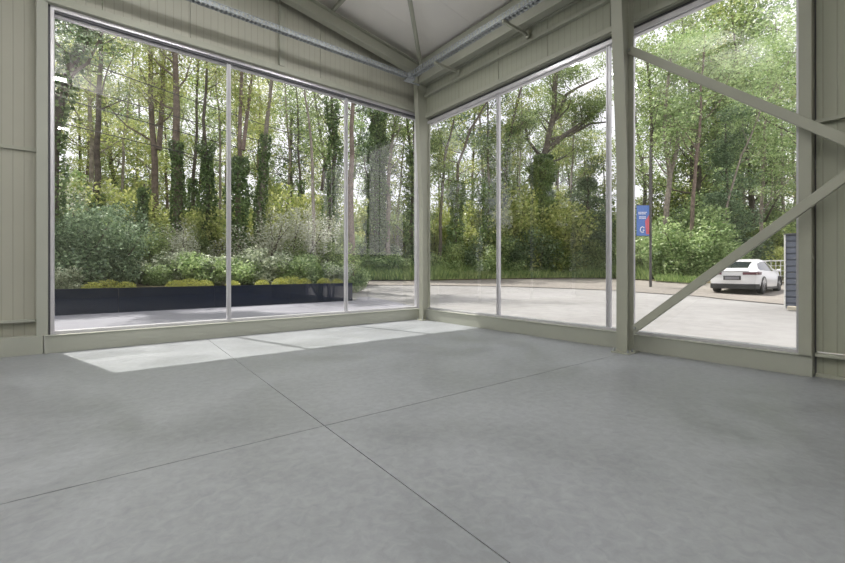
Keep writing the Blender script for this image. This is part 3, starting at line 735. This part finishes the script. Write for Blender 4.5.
# ---- background trees: prototypes copied
def copy_tree(o, parent=None):
    c = o.copy(); COL.objects.link(c)
    if parent: c.parent = parent
    for ch in list(o.children): copy_tree(ch, c)
    return c
protos = []
for k in range(6):
    p0 = Vector((0, 0, 0)); h = random.uniform(15, 19)
    pts = [p0, Vector((random.uniform(-.5, .5), random.uniform(-.5, .5), h*.4)), Vector((random.uniform(-1.2, 1.2), random.uniform(-1.2, 1.2), h))]
    protos.append(tree('background_tree', 'x', pts, [.17, .12, .04], (BP, BK, BR)[k % 3], (Y, MD, Y, FR, MD, BL)[k], nb=14, ln=3.3, nl=190, t0=.16, clump=1.1, lsize=.19, ivy=(.0, .3, 900, .25) if k % 2 else None))
k = 0
zones = [(58, 224, 'seen deep in the woods through the left pane', 30, 46, 13), (232, 342, 'seen deep in the woods through the pane left of the second mullion', 30, 46, 8), (350, 415, 'seen deep in the woods through the pane left of the corner column', 32, 48, 5),
         (438, 495, 'seen deep in the woods through the pane right of the corner column', 38, 52, 6), (500, 606, 'seen deep in the woods through the middle right pane', 38, 54, 11), (636, 798, 'seen deep in the woods through the braced pane', 35, 50, 12), (684, 765, 'seen highest through the top of the braced pane', 36, 42, 4)]
used = [False]*6
for a, b, ph, d0, d1, n in zones:
    for i in range(n):
        px = a+(b-a)*((i+random.uniform(.2, .8))/n); dep = random.uniform(d0, d1); p = W(px, HY, dep); z = bank(p.x, p.y) if px < 354 else gh(p.x, p.y)+.15
        kk = k % 6; o = protos[kk] if not used[kk] else copy_tree(protos[kk]); used[kk] = True
        o.location = (p.x, p.y, z-.1); o.rotation_euler = (0, 0, random.uniform(0, 6.28)); s = random.uniform(.85, 1.2)*(1.5 if a == 684 else 1.2 if a > 600 else 1); o.scale = (s, s, s)
        o['label'] = 'slender leafy tree '+ph; o['category'] = 'tree'; o['group'] = 'background trees '+ph; k += 1

# ---- shrubs
def shrub_proto(name, leaf, r, h, n, lsize, stems=9, flat=.5):
    root = empty(name, (0, 0, 0)); mb = MB(); cen = []
    for i in range(stems):
        a = random.uniform(0, 2*PI); d = Vector((math.cos(a)*r*.8, math.sin(a)*r*.8, h*random.uniform(.55, 1)))
        pts = limb(mb, Vector((math.cos(a)*.08*r, math.sin(a)*.08*r, 0)), d, d.length*.95, .03*h/1.5, 4, .18, .05, 5)
        for j in (2, 3, 4): cen.append(blob(n//(stems*3), pts[j], (r*.42, r*.42, h*.22), .3))
    lo = []
    for i in range(7):
        a = random.uniform(0, 2*PI); cen.append(blob(n//18, (math.cos(a)*r*.6, math.sin(a)*r*.6, h*.22), (r*.4, r*.4, h*.22), .2))
    c = np.concatenate(cen); c[:, 2] = np.abs(c[:, 2])+.02
    mb.build('stems', M['bark'], root, smooth=True)
    link_mesh('foliage', leaves_mesh('foliage', c, lsize, leaf, rng, flat=flat), root)
    return root
SP = {'sage': shrub_proto('sage_shrub', M['L_sage'], .8, 1.0, 3600, .095), 'blue': shrub_proto('evergreen_shrub', BL, 1.1, 2.0, 8000, .085),
      'dark': shrub_proto('dark_shrub', DK, 1.2, 2.2, 7000, .12), 'green': shrub_proto('green_shrub', FR, .8, 1.0, 3000, .10), 'fresh': shrub_proto('leafy_bush', FR, 1.3, 2.2, 9000, .12),
      'yel': shrub_proto('yellow_green_bush', Y, 1.3, 2.4, 7500, .12), 'pale': shrub_proto('flowering_bush', M['L_pale'], 1.3, 2.2, 6000, .075, flat=.9), 'mid': shrub_proto('woodland_bush', MD, 1.2, 2.1, 7500, .11)}
first = {k: True for k in SP}
def shrub(kind, px, dep, s, label, sz=None, group=None, py=None):
    o = SP[kind] if first[kind] else copy_tree(SP[kind]); first[kind] = False
    if kind in ('sage', 'green') and px < 350 and 11.9 < dep < 16: dep += .9
    if px > 356:
        nd = max(dep, fardep(px)+1.2+.8*s); s *= nd/dep; sz = sz*nd/dep if sz else None; dep = nd
    p = W(px, HY, dep); z = bank(p.x, p.y) if (px < 356) else gh(p.x, p.y)+.1
    o.location = (p.x, p.y, z-.05); o.rotation_euler = (0, 0, random.uniform(0, 6.28)); o.scale = (s, s, (sz or s))
    o['label'] = label; o['category'] = 'shrub'
    if group: o['group'] = group
    return o
shrub('blue', 62, 12.5, 1.35, 'tall blue green evergreen shrub against the left jamb, behind the planter')
shrub('blue', 100, 13.2, 1.05, 'blue green evergreen shrub behind the leftmost yellow sedum cushions', 1.15)
shrub('blue', 84, 15.5, 1.5, 'tallest blue green evergreen mass behind the other evergreens in the left pane', 1.6)
shrub('mid', 128, 15.5, 1.0, 'green bush between the evergreens and the ivy stump')
shrub('sage', 62, 11.5, .6, 'small sage green shrub in the extreme lower left of the left pane')
shrub('green', 118, 13.4, .85, 'fresh green low shrub at the right foot of the evergreens')
shrub('sage', 142, 14.0, .9, 'sage green shrub at the foot of the ivy stump')
shrub('green', 163, 13.6, .85, 'fresh green low shrub below the reddish forked trunk')
shrub('sage', 184, 14.2, 1.1, 'sage green shrub below the thickest trunk')
shrub('green', 206, 14.0, 1.15, 'fresh green low shrub below the ivy-sleeved trunk')
shrub('sage', 222, 14.4, 1.0, 'sage green shrub touching the left side of the first mullion')
shrub('green', 244, 14.5, 1.0, 'fresh green low shrub touching the right side of the first mullion')
shrub('sage', 268, 15.0, 1.25, 'sage green shrub under the flowering bush, left part of the middle pane')
shrub('green', 292, 15.2, 1.2, 'fresh green low shrub in the centre of the middle pane', 1.15)
shrub('green', 316, 15.6, 1.15, 'fresh green low shrub left of the second mullion', 1.0)
shrub('sage', 336, 15.6, .8, 'low sage green shrub at the right end of the planter')
shrub('pale', 262, 18, 1.25, 'pale flowering bush at mid height in the middle pane')
shrub('pale', 292, 19, 1.35, 'pale flowering bush spreading right in the middle pane, before the thin grey trunk')
shrub('pale', 196, 17, .95, 'pale flowering bush right of the thickest trunk')
shrub('pale', 128, 18, .9, 'pale flowering bush behind the green bush in the left pane', 1.2)
shrub('pale', 66, 19, 1.3, 'pale flowering spray high behind the evergreens by the left jamb', 1.9)
shrub('yel', 108, 20, 1.4, 'yellow green bush behind the evergreens of the left pane', 1.6)
shrub('yel', 166, 21, 1.2, 'yellow green bush between the forked trunk and the thickest trunk')
shrub('yel', 228, 21, 1.2, 'yellow green bush behind the first mullion', 1.3)
shrub('yel', 282, 23, 1.6, 'yellow green bush high in the centre of the middle pane', 2.0)
shrub('mid', 214, 20, 1.0, 'dark green bush at the foot of the ivy-sleeved trunk')
shrub('mid', 322, 18.5, 1.1, 'green bush at the foot of the crooked ivied trunk')
shrub('dark', 248, 21, 1.0, 'dark bush in the shade behind the flowering bush')
shrub('mid', 147, 22, 1.3, 'green bush filling behind the ivy stump')
# verge beyond the yard
shrub('fresh', 362, 27, .8, 'bright green bush on the verge right of the second mullion')
shrub('fresh', 392, 28, .9, 'bright green bush on the verge left of the corner column', .75)
shrub('dark', 376, 30, 1.2, 'dark bush behind the bright verge bushes in the right pane of the left window')
shrub('dark', 412, 31, 1.2, 'dark bush hard left of the corner column')
shrub('mid', 446, 30, 1.1, 'green bush just right of the corner column')
shrub('dark', 468, 31, 1.2, 'dark bush at the foot of the curved tree')
shrub('mid', 484, 31.5, 1.4, 'green bush left of the first mullion in the right window')
shrub('dark', 508, 31, 1.35, 'dark bush right of the first mullion in the right window')
shrub('dark', 530, 30.5, 1.6, 'dark bush left of the many-limbed tree foot')
shrub('mid', 556, 31, 1.7, 'large green bush right of the many-limbed tree foot')
shrub('dark', 578, 31, 1.5, 'dark bush in front of the evergreen beside the second mullion')
shrub('mid', 600, 31, 1.2, 'green bush behind the second mullion of the right window')
shrub('fresh', 688, 21.5, 1.45, 'biggest leafy bush beside the road in the braced pane', 1.5)
shrub('fresh', 666, 22.3, .9, 'leafy bush on the left flank of the biggest bush', .95)
shrub('fresh', 708, 23, 1.15, 'leafy bush between the biggest bush and the white car', 1.1)
shrub('mid', 643, 24, .9, 'green bush at the foot of the banner post')
shrub('dark', 737, 28, 1.3, 'dark bush behind the roof of the white car')
shrub('yel', 766, 30, 1.0, 'yellow green bush behind the white mesh fence', .9)
shrub('yel', 790, 31, 1.3, 'yellow green bush above the slate blue shed')
for k in range(20):
    px = 352+262*(k+random.random())/20
    if 415 < px < 436: continue
    shrub('green', px, 20, random.uniform(.8, 1.3), 'bushy clump of weeds on the grass verge beyond the road', random.uniform(.7, 1.2), 'weed clumps on the verge')
# distant understorey
i = 0
for a, b, ph, n, d0, d1 in ((55, 350, 'through the left window', 26, 25, 40), (352, 420, 'left of the corner column', 7, 34, 44), (434, 612, 'through the right window', 18, 35, 48), (632, 800, 'through the braced pane', 14, 33, 46)):
    for k in range(n):
        px = a+(b-a)*((k+random.random())/n); dep = random.uniform(d0, d1); s = dep/412*random.uniform(17, 27)
        shrub(('mid', 'yel', 'dark', 'fresh')[i % 4], px, dep, s, 'dense bush deep in the woods '+ph, s*random.uniform(.9, 1.5), 'distant bushes '+ph); i += 1

# woods beyond the left edge of the view (they mirror in the right window and shade the bank)
for k in range(26):
    x = -48+39*((k*7 % 26)/26)+random.uniform(-.6, .6); y = random.uniform(13, 34); o = copy_tree(protos[k % 6]); s = random.uniform(.85, 1.15)
    o.location = (x, y, bank(x, y)-.1); o.rotation_euler = (0, 0, random.uniform(0, 6)); o.scale = (s, s, s)
    o['label'] = 'slender leafy tree beyond the left edge of the view'; o['category'] = 'tree'; o['group'] = 'trees left of the view'
for k in range(22):
    x = -46+37*(k+random.random())/22; y = random.uniform(12, 26); kd = ('mid', 'yel', 'dark')[k % 3]; o = copy_tree(SP[kd]); s = random.uniform(1.2, 1.9)
    o.location = (x, y, bank(x, y)-.05); o.rotation_euler = (0, 0, random.uniform(0, 6)); o.scale = (s, s, s*1.2)
    o['label'] = 'dense bush beyond the left edge of the view'; o['category'] = 'shrub'; o['group'] = 'bushes left of the view'
# ---- sedum cushions along the planter edge
for j, (px, w) in enumerate(((92, .26), (108, .34), (126, .26), (176, .3), (190, .36), (205, .28), (233, .24), (262, .26), (281, .34), (292, .42), (304, .3), (324, .3), (337, .26))):
    l = (px-CX)/F_PX; yy = 6.95; t = (yy-CAM[1])/(l*RR[1]+DD[1]); x = CAM[0]+t*(l*RR[0]+DD[0])
    c = blob(700, (0, 0, .0), (w*1.0, w*.6, w*.8), .5); c[:, 2] = np.abs(c[:, 2])+.01
    me = leaves_mesh('sedum_cushion', c, .035, M['L_sed'], rng, flat=.3); o = link_mesh('sedum_cushion', me); o.location = (x, yy, .632)
    names = ('leftmost, near the left jamb', 'second from the left jamb', 'third from the left jamb', 'below the thickest trunk, left one', 'largest one below the thickest trunk', 'below the thickest trunk, right one', 'touching the first mullion',
             'left of the middle pane clump', 'left half of the middle pane clump', 'tallest one, middle pane', 'right of the tallest one', 'second from the second mullion', 'next to the second mullion')
    tag(o, 'yellow green sedum cushion on the planter, '+names[j], 'plant', 'sedum cushions on the planter')

# ---- tall grass along the verge (uncountable)
c = []; 
def blades(line, width, n, h, name, label):
    V = []; Fc = []
    P = []
    for a, b in zip(line[:-1], line[1:]): P.append((a, b, (b-a).length))
    tot = sum(q[2] for q in P)
    vs = np.empty((n, 3, 3), dtype=np.float32)
    for k in range(n):
        t = random.random()*tot
        for a, b, l in P:
            if t <= l: break
            t -= l
        p = a.lerp(b, min(1, t/l)); dv = Vector((p.x-CAM[0], p.y-CAM[1], 0)).normalized(); q = random.random()**1.3*width
        x, y = p.x+dv.x*q, p.y+dv.y*q; z = gh(x, y)+.08; a = random.uniform(0, PI); w = .045; hh = h*random.uniform(.4, 1.1)*(.5+.5*min(1, q/1.0)); lx, ly = random.gauss(0, .22)*hh, random.gauss(0, .22)*hh
        vs[k] = ((x-math.cos(a)*w, y-math.sin(a)*w, z), (x+math.cos(a)*w, y+math.sin(a)*w, z), (x+lx, y+ly, z+hh))
    me = bpy.data.meshes.new(name); me.vertices.add(3*n); me.vertices.foreach_set('co', vs.reshape(-1)); me.loops.add(3*n); me.loops.foreach_set('vertex_index', np.arange(3*n, dtype=np.int32))
    me.polygons.add(n); me.polygons.foreach_set('loop_start', np.arange(0, 3*n, 3, dtype=np.int32)); me.polygons.foreach_set('loop_total', np.full(n, 3, dtype=np.int32))
    me.materials.append(M['L_grass']); me.update(calc_edges=True); o = link_mesh(name, me); tag(o, label, 'grass', kind='stuff')
blades(far[2:8], 3.2, 40000, 1.15, 'tall_grass', 'tall green grass and weeds along the far edge of the road')
blades([G(655, 282), G(705, 285.5)], 1.2, 1500, .5, 'verge_grass', 'thin dry grass at the foot of the big bush')

# ---- overhead wires
def wire(p, q, sag, label):
    pts = []
    for k in range(13):
        t = k/12; v = (q-p)*t; v.z -= sag*4*t*(1-t); pts.append(v)
    m = MB(); m.tube(pts, .018, 5); o = m.build('overhead_wire', M['cable'], smooth=True); o.location = p; tag(o, label, 'wire')
wire(W(-60, 8, 12), W(420, 172, 30), .3, 'highest overhead wire crossing the left window')
wire(W(-60, 44, 12), W(420, 180, 30), .3, 'second overhead wire from the top crossing the left window')
wire(W(-60, 62, 12), W(420, 190, 30), .3, 'third overhead wire from the top crossing the left window')
wire(W(-60, 92, 12), W(420, 200, 30), .3, 'lowest overhead wire crossing the left window')

# ================================================================== YARD OBJECTS
# white car, seen from its right rear
def car():
    gz = gh(17.8, -1.4)
    root = empty('car', (17.80, -1.42, gz)); tag(root, 'white five-door car with a sloping tail parked beyond the brace', 'car')
    # stations: x, half width low, half width belt, z bottom, z belt, half width roof, z roof
    st = [(-.93, .62, .70, .42, .98, .55, 1.00), (-.88, .84, .86, .34, 1.00, .62, 1.07), (-.70, .92, .93, .30, 1.04, .66, 1.17), (-.35, .95, .95, .28, 1.05, .64, 1.33), (.1, .955, .955, .26, 1.04, .62, 1.47),
          (.7, .96, .955, .24, 1.00, .60, 1.585), (1.3, .96, .955, .22, .98, .60, 1.62), (1.9, .96, .95, .22, .97, .60, 1.58), (2.5, .955, .94, .22, .97, .58, 1.36), (2.95, .95, .92, .24, .97, .60, 1.05),
          (3.3, .93, .88, .26, .88, .55, .93), (3.6, .86, .78, .30, .74, .5, .80), (3.78, .62, .58, .36, .60, .4, .64)]
    def ring(s):
        x, wl, wb, zb, zl, wr, zt = s; out = []
        half = [(0, zb), (wl*.86, zb), (wl*.98, zb+.08), (wl, zb+.25), (wb, (zb+zl)/2+.12), (wb*.975, zl), (wr*1.05, zl+(zt-zl)*.86), (wr*.8, zl+(zt-zl)*.98), (0, zt)]
        out = [(x, y, z) for y, z in half]+[(x, -y, z) for y, z in half[-2:0:-1]]
        return out
    m = MB(); vs = []; fs = []; n = 16
    for s in st: vs += ring(s)
    for i in range(len(st)-1):
        for j in range(n): fs.append((i*n+j, i*n+(j+1) % n, (i+1)*n+(j+1) % n, (i+1)*n+j))
    fs += [tuple(range(n)), tuple(range((len(st)-1)*n, len(st)*n))]
    m.add(vs, fs)
    body = m.build('body', M['carw'], root, smooth=True)
    # side windows and rear screen lie just proud of the shell
    for sgn in (-1, 1):
        g = MB(); P = [ring(s) for s in st]; idx5, idx6 = (5, 6) if sgn > 0 else (11, 10)
        pts_lo = []; pts_hi = []
        for k in range(3, 10):
            a = Vector(P[k][idx5]); b = Vector(P[k][idx6]); o = Vector((0, sgn*.006, .003))
            f0, f1 = .10, .92
            if k in (3,): f1 = .45
            if k in (9,): f1 = .4
            pts_lo.append(a.lerp(b, f0)+o); pts_hi.append(a.lerp(b, f1)+o)
        q = len(pts_lo); g.add(pts_lo+pts_hi, [(i, i+1, q+i+1, q+i) for i in range(q-1)]); g.build('side_window', M['cglass'], root, smooth=True)
    def quad_on(k0, k1, w0, w1, nm, mt, dz=.006):
        a = st[k0]; b = st[k1]; g = MB()
        g.add([(a[0]-.004, -w0, a[6]+dz), (a[0]-.004, w0, a[6]+dz), (b[0], w1, b[6]+dz), (b[0], -w1, b[6]+dz)], [(0, 1, 2, 3)]); g.build(nm, mt, root)
    g = MB(); ks = [2, 3, 4]; vs = []
    for k in ks:
        s = st[k]; zz = s[4]+(s[6]-s[4])*.98
        for y, z in ((-s[5]*.8, zz), (0, s[6]), (s[5]*.8, zz)): vs.append((s[0], y, z+.008))
    g.add(vs, [(0,1,4,3),(1,2,5,4),(3,4,7,6),(4,5,8,7)]); g.build('rear_window', M['cglass'], root, smooth=True)
    g = MB(); vs = []
    for k in (4, 5, 6, 7, 8, 9):
        s = st[k]; zz = s[4]+(s[6]-s[4])*.98
        for y, z in ((-s[5]*.8, zz), (0, s[6]), (s[5]*.8, zz)): vs.append((s[0], y, z+.006))
    g.add(vs[6:], [(i*3+j, i*3+j+1, i*3+j+4, i*3+j+3) for i in (2,) for j in (0, 1)]); g.build('windscreen', M['cglass'], root, smooth=True)
    # lower bumper and sills in black
    g = MB(); g.prism([(-.95, -.60), (-.92, -.84), (-.60, -.955), (-.60, .955), (-.92, .84), (-.95, .60)], 'Z', .22, .46); g.build('rear_bumper', M['black'], root, bevel=.03)
    for sgn in (-1, 1):
        g = MB(); g.box(.42, 2.45, sgn*.90, sgn*.968, .2, .30); g.build('side_sill', M['black'], root)
    # spoiler lip
    g = MB(); g.prism([(-.97, 1.05), (-.90, 1.10), (-.62, 1.20), (-.62, 1.17), (-.9, 1.06)], 'Y', -.60, .60); g.build('spoiler', M['carw'], root, bevel=.008)
    for sgn in (-1, 1):
        g = MB(); g.prism([(-.955, sgn*.40), (-.95, sgn*.70), (-.90, sgn*.872), (-.70, sgn*.945), (-.42, sgn*.968), (-.42, sgn*.90), (-.8, sgn*.80), (-.85, sgn*.40)], 'Z', .87, .99); g.build('tail_lamp', M['red'], root, bevel=.01)
    g = MB(); g.box(-.955, -.93, -.27, .27, .66, .78); g.build('number_plate', M['plate'], root)
    g = MB(); g.box(-.95, -.92, -.33, .33, .63, .82); g.build('plate_recess', M['black'], root)
    for sgn in (-1, 1):
        g = MB(); g.box(2.2, 2.34, sgn*.96, sgn*1.12, 1.0, 1.13); g.build('side_mirror', M['carw'], root, bevel=.03)
    for x in (0, 2.89):
        for sgn in (-1, 1):
            wroot = MB(); cy = sgn*.84
            prof = [(.20, -.11), (.33, -.115), (.36, -.09), (.365, 0), (.36, .09), (.33, .115), (.20, .11)]; nn = 28; vs = []; fs = []
            for j in range(nn):
                a = 2*PI*j/nn
                for r_, yy in prof: vs.append((x+r_*math.cos(a), cy+yy, .365+r_*math.sin(a)))
            k_ = len(prof)
            for j in range(nn):
                for q in range(k_-1): fs.append((j*k_+q, j*k_+q+1, ((j+1) % nn)*k_+q+1, ((j+1) % nn)*k_+q))
            wroot.add(vs, fs); w = wroot.build('wheel', M['tyre'], root, smooth=True)
            rm = MB(); yo = cy+sgn*.10
            rm.tube([(x, cy-sgn*.05, .365), (x, cy+sgn*.03, .365)], .245, 24)
            for q in range(5):
                a = 2*PI*q/5+.3; rm.bar((x+.04*math.cos(a), yo, .365+.04*math.sin(a)), (x+.245*math.cos(a), yo, .365+.245*math.sin(a)), .02, .07, up=(0, 1, 0))
            rm.tube([(x, yo-.03, .365), (x, yo+.02, .365)], .06, 12)
            rm.build('rim', M['rim'], w)
            ar = MB(); vs = []; nn = 14
            for j in range(nn+1):
                a = -.15+(PI+.3)*j/nn
                for r_ in (.37, .43): vs.append((x+r_*math.cos(a), sgn*.972, .365+r_*math.sin(a)))
            ar.add(vs+[(v[0], sgn*.90, v[2]) for v in vs], [(2*j, 2*j+1, 2*j+3, 2*j+2) for j in range(nn)]+[(2*j+30+1, 2*j+1, 2*j+3, 2*j+33) for j in range(nn)]); ar.build('wheel_arch', M['black'], root)
car()
# slate blue shed with horizontal ribs
L = (10.2, -4.45, 0); root = empty('shed', L); tag(root, 'slate blue shed clad in horizontal ribbed sheet at the right edge of the view', 'shed')
m = MB(); prof = []; z = .02; zt_ = 2.22; k = 0
while z < zt_-.05:
    prof += [(0, z), (0, z+.135), (.035, z+.15), (.035, z+.172)]; z += .1835
prof.append((0, zt_)); pr = [(x, z_) for x, z_ in prof]
m.prism(pr+[(.06, zt_), (.06, .02)], 'Y', -.04, -7.0); m.build('ribbed_wall', M['slate'], root)
m = MB(); m.box(.06, 2.3, -.04, -7.0, .02, zt_-.01); m.build('side_wall', M['slate'], root)
m = MB(); m.box(-.03, 2.4, .0, -7.05, zt_, zt_+.03); m.build('roof', M['tile'], root)
m = MB(); m.box(-.015, .06, -.005, -.04, 0, zt_); m.build('corner_post', M['white'], root)
m = MB(); m.box(0, .22, 0, .4, 0, .11); o = m.build('concrete_block', M['block'], bevel=.01); o.location = (9.86, -4.98, 0); tag(o, 'small pale concrete block at the foot of the slate blue shed', 'block')
# white mesh fence
p0 = W(757, HY, 25); p1 = W(800, HY, 23.5); root = empty('mesh_fence', (p0.x, p0.y, gh(p0.x, p0.y))); tag(root, 'white metal mesh fence behind the front of the car', 'fence')
d = Vector((p1.x-p0.x, p1.y-p0.y, 0)); d1 = d.normalized(); lng = d.length
m = MB(); nn = int(lng/.22)
for k in range(nn+1): m.bar(d1*(k*.22)+Vector((0, 0, .1)), d1*(k*.22)+Vector((0, 0, 1.35)), .03, .03, up=(0, 1, 0))
for z in (.15, .45, .75, 1.05): m.bar(Vector((0, 0, z)), d+Vector((0, 0, z)), .02, .03)
m.build('mesh', M['white'], root)
m = MB(); m.bar(Vector((0, 0, 1.35)), d+Vector((0, 0, 1.35)), .05, .07); m.build('top_rail', M['white'], root)
for k in range(0, nn+1, 9):
    m = MB(); m.bar(d1*(k*.22), d1*(k*.22)+Vector((0, 0, 1.45)), .07, .07, up=(0, 1, 0)); m.build('post', M['white'], root)
# banner on its post
bp = W(650.5, HY, 22.5); root = empty('banner_post', (bp.x, bp.y, gh(bp.x, bp.y))); tag(root, 'dark post carrying a blue and red banner beside the road', 'banner')
m = MB(); m.tube([(0, 0, 0), (0, 0, 4), (0, 0, 7.6)], [.07, .06, .05], 10); m.build('post', M['post'], root, smooth=True)
ang = math.atan2(RR[1], RR[0]); u = Vector((math.cos(ang), math.sin(ang), 0)); nrm = Vector((-u.y, u.x, 0))*-1
zb0, zb1 = 3.05-gh(bp.x, bp.y), 4.70-gh(bp.x, bp.y)
def bpan(a, b, z0, z1, off, nm, mt, th=.006):
    m = MB(); m.bar(u*((a+b)/2)+nrm*off+Vector((0, 0, z0)), u*((a+b)/2)+nrm*off+Vector((0, 0, z1)), b-a, th, up=tuple(nrm)); return m.build(nm, mt, root)
bpan(-.76, -.07, zb0, zb1, 0, 'banner_cloth', M['bblue'])
m = MB(); pts = [(-.24, zb0+.08), (-.07, zb0+.08), (-.07, zb1-.5), (-.30, zb0+.8)]
m.add([tuple(u*a+nrm*.006+Vector((0, 0, z))) for a, z in pts], [(0, 1, 2, 3)]); m.build('red_panel', M['bred'], root)
m = MB()
for i, (a, b, z) in enumerate(((-.66, -.2, .38), (-.66, -.24, .46), (-.62, -.28, .62), (-.62, -.3, .70))):
    q = a
    while q < b:
        w = random.uniform(.03, .07); m.bar(u*q+nrm*.008+Vector((0, 0, zb1-z)), u*(q+w)+nrm*.008+Vector((0, 0, zb1-z)), .002, .05); q += w+.02
m.build('lettering', M['bwhite'], root)
m = MB(); pts = []
for k in range(15):
    a = .5+k/14*4.9; pts.append(u*(-.45+.11*math.cos(a))+nrm*.01+Vector((0, 0, zb0+.33+.15*math.sin(a))))
m.tube(pts, .025, 5); m.bar(u*-.43+nrm*.01+Vector((0, 0, zb0+.30)), u*-.33+nrm*.01+Vector((0, 0, zb0+.30)), .01, .05); m.build('emblem', M['bwhite'], root)
m = MB(); m.bar(Vector((0, 0, zb1+.02)), u*-.78+Vector((0, 0, zb1+.02)), .03, .03); m.bar(Vector((0, 0, zb0-.02)), u*-.78+Vector((0, 0, zb0-.02)), .03, .03); m.build('banner_arm', M['post'], root)

# neighbouring building whose pale wall is mirrored in the panes near the corner
root = empty('neighbour_building', (14, -20, 0)); tag(root, 'pale warehouse mirrored as a bright wall in the glass beside the corner column', 'building')
m = MB(); m.box(-12, 22, 0, -10, 2.4, 13); m.build('wall', M['fac'], root)
m = MB(); m.box(-12, 22, -.05, -10, 0, 2.4); m.build('plinth', M['slate'], root)
m = MB(); m.box(-12.1, 22.1, .1, -10.1, 13, 13.3); m.build('roof', M['tile'], root)
m = MB()
for x in (-7, -2, 3, 8, 13, 18): m.box(x, x+.05, .0, .02, 2.4, 13)
m.build('panel_joint', M['slate'], root)

# ================================================================== LIGHT
w = bpy.data.worlds.new('sky'); S.world = w; w.use_nodes = True; nt = w.node_tree; nt.nodes.clear()
out = nt.nodes.new('ShaderNodeOutputWorld'); bg = nt.nodes.new('ShaderNodeBackground'); tc = nt.nodes.new('ShaderNodeTexCoord')
n = nt.nodes.new('ShaderNodeTexNoise'); n.inputs['Scale'].default_value = 2.2; n.inputs['Detail'].default_value = 6
mp = nt.nodes.new('ShaderNodeMapping'); mp.inputs['Scale'].default_value = (1, 1, 2.5); nt.links.new(tc.outputs['Generated'], mp.inputs[0]); nt.links.new(mp.outputs[0], n.inputs['Vector'])
cr = nt.nodes.new('ShaderNodeValToRGB'); e = cr.color_ramp.elements; e[0].position = .38; e[0].color = (.88, .88, .97, 1); e[1].position = .6; e[1].color = (1, .985, .99, 1)
nt.links.new(n.outputs['Fac'], cr.inputs[0]); nt.links.new(cr.outputs[0], bg.inputs[0]); bg.inputs[1].default_value = 1.4
nt.links.new(bg.outputs[0], out.inputs[0])
su = bpy.data.lights.new('sun', 'SUN'); su.energy = 5.9; su.angle = math.radians(.6); su.color = (1, .96, .9)
so = bpy.data.objects.new('sun', su); COL.objects.link(so); so.rotation_euler = Vector((.63, -2.1, -4.75)).to_track_quat('-Z', 'Y').to_euler(); so.location = (0, 10, 20)

# ================================================================== CAMERA
cd = bpy.data.cameras.new('camera'); co = bpy.data.objects.new('camera', cd); COL.objects.link(co)
co.location = (CAM[0], CAM[1], CH); co.rotation_euler = (PI/2, 0, math.atan2(RR[1], RR[0]))
cd.sensor_width = 36; cd.lens = 36*F_PX/845; cd.shift_y = -(281.5-HY)/845; cd.clip_end = 400; cd.clip_start = .05
S.camera = co
S.view_settings.view_transform = 'Standard'; S.view_settings.look = 'None'; S.view_settings.gamma = 1; S.view_settings.exposure = 0
S.view_settings.use_curve_mapping = False
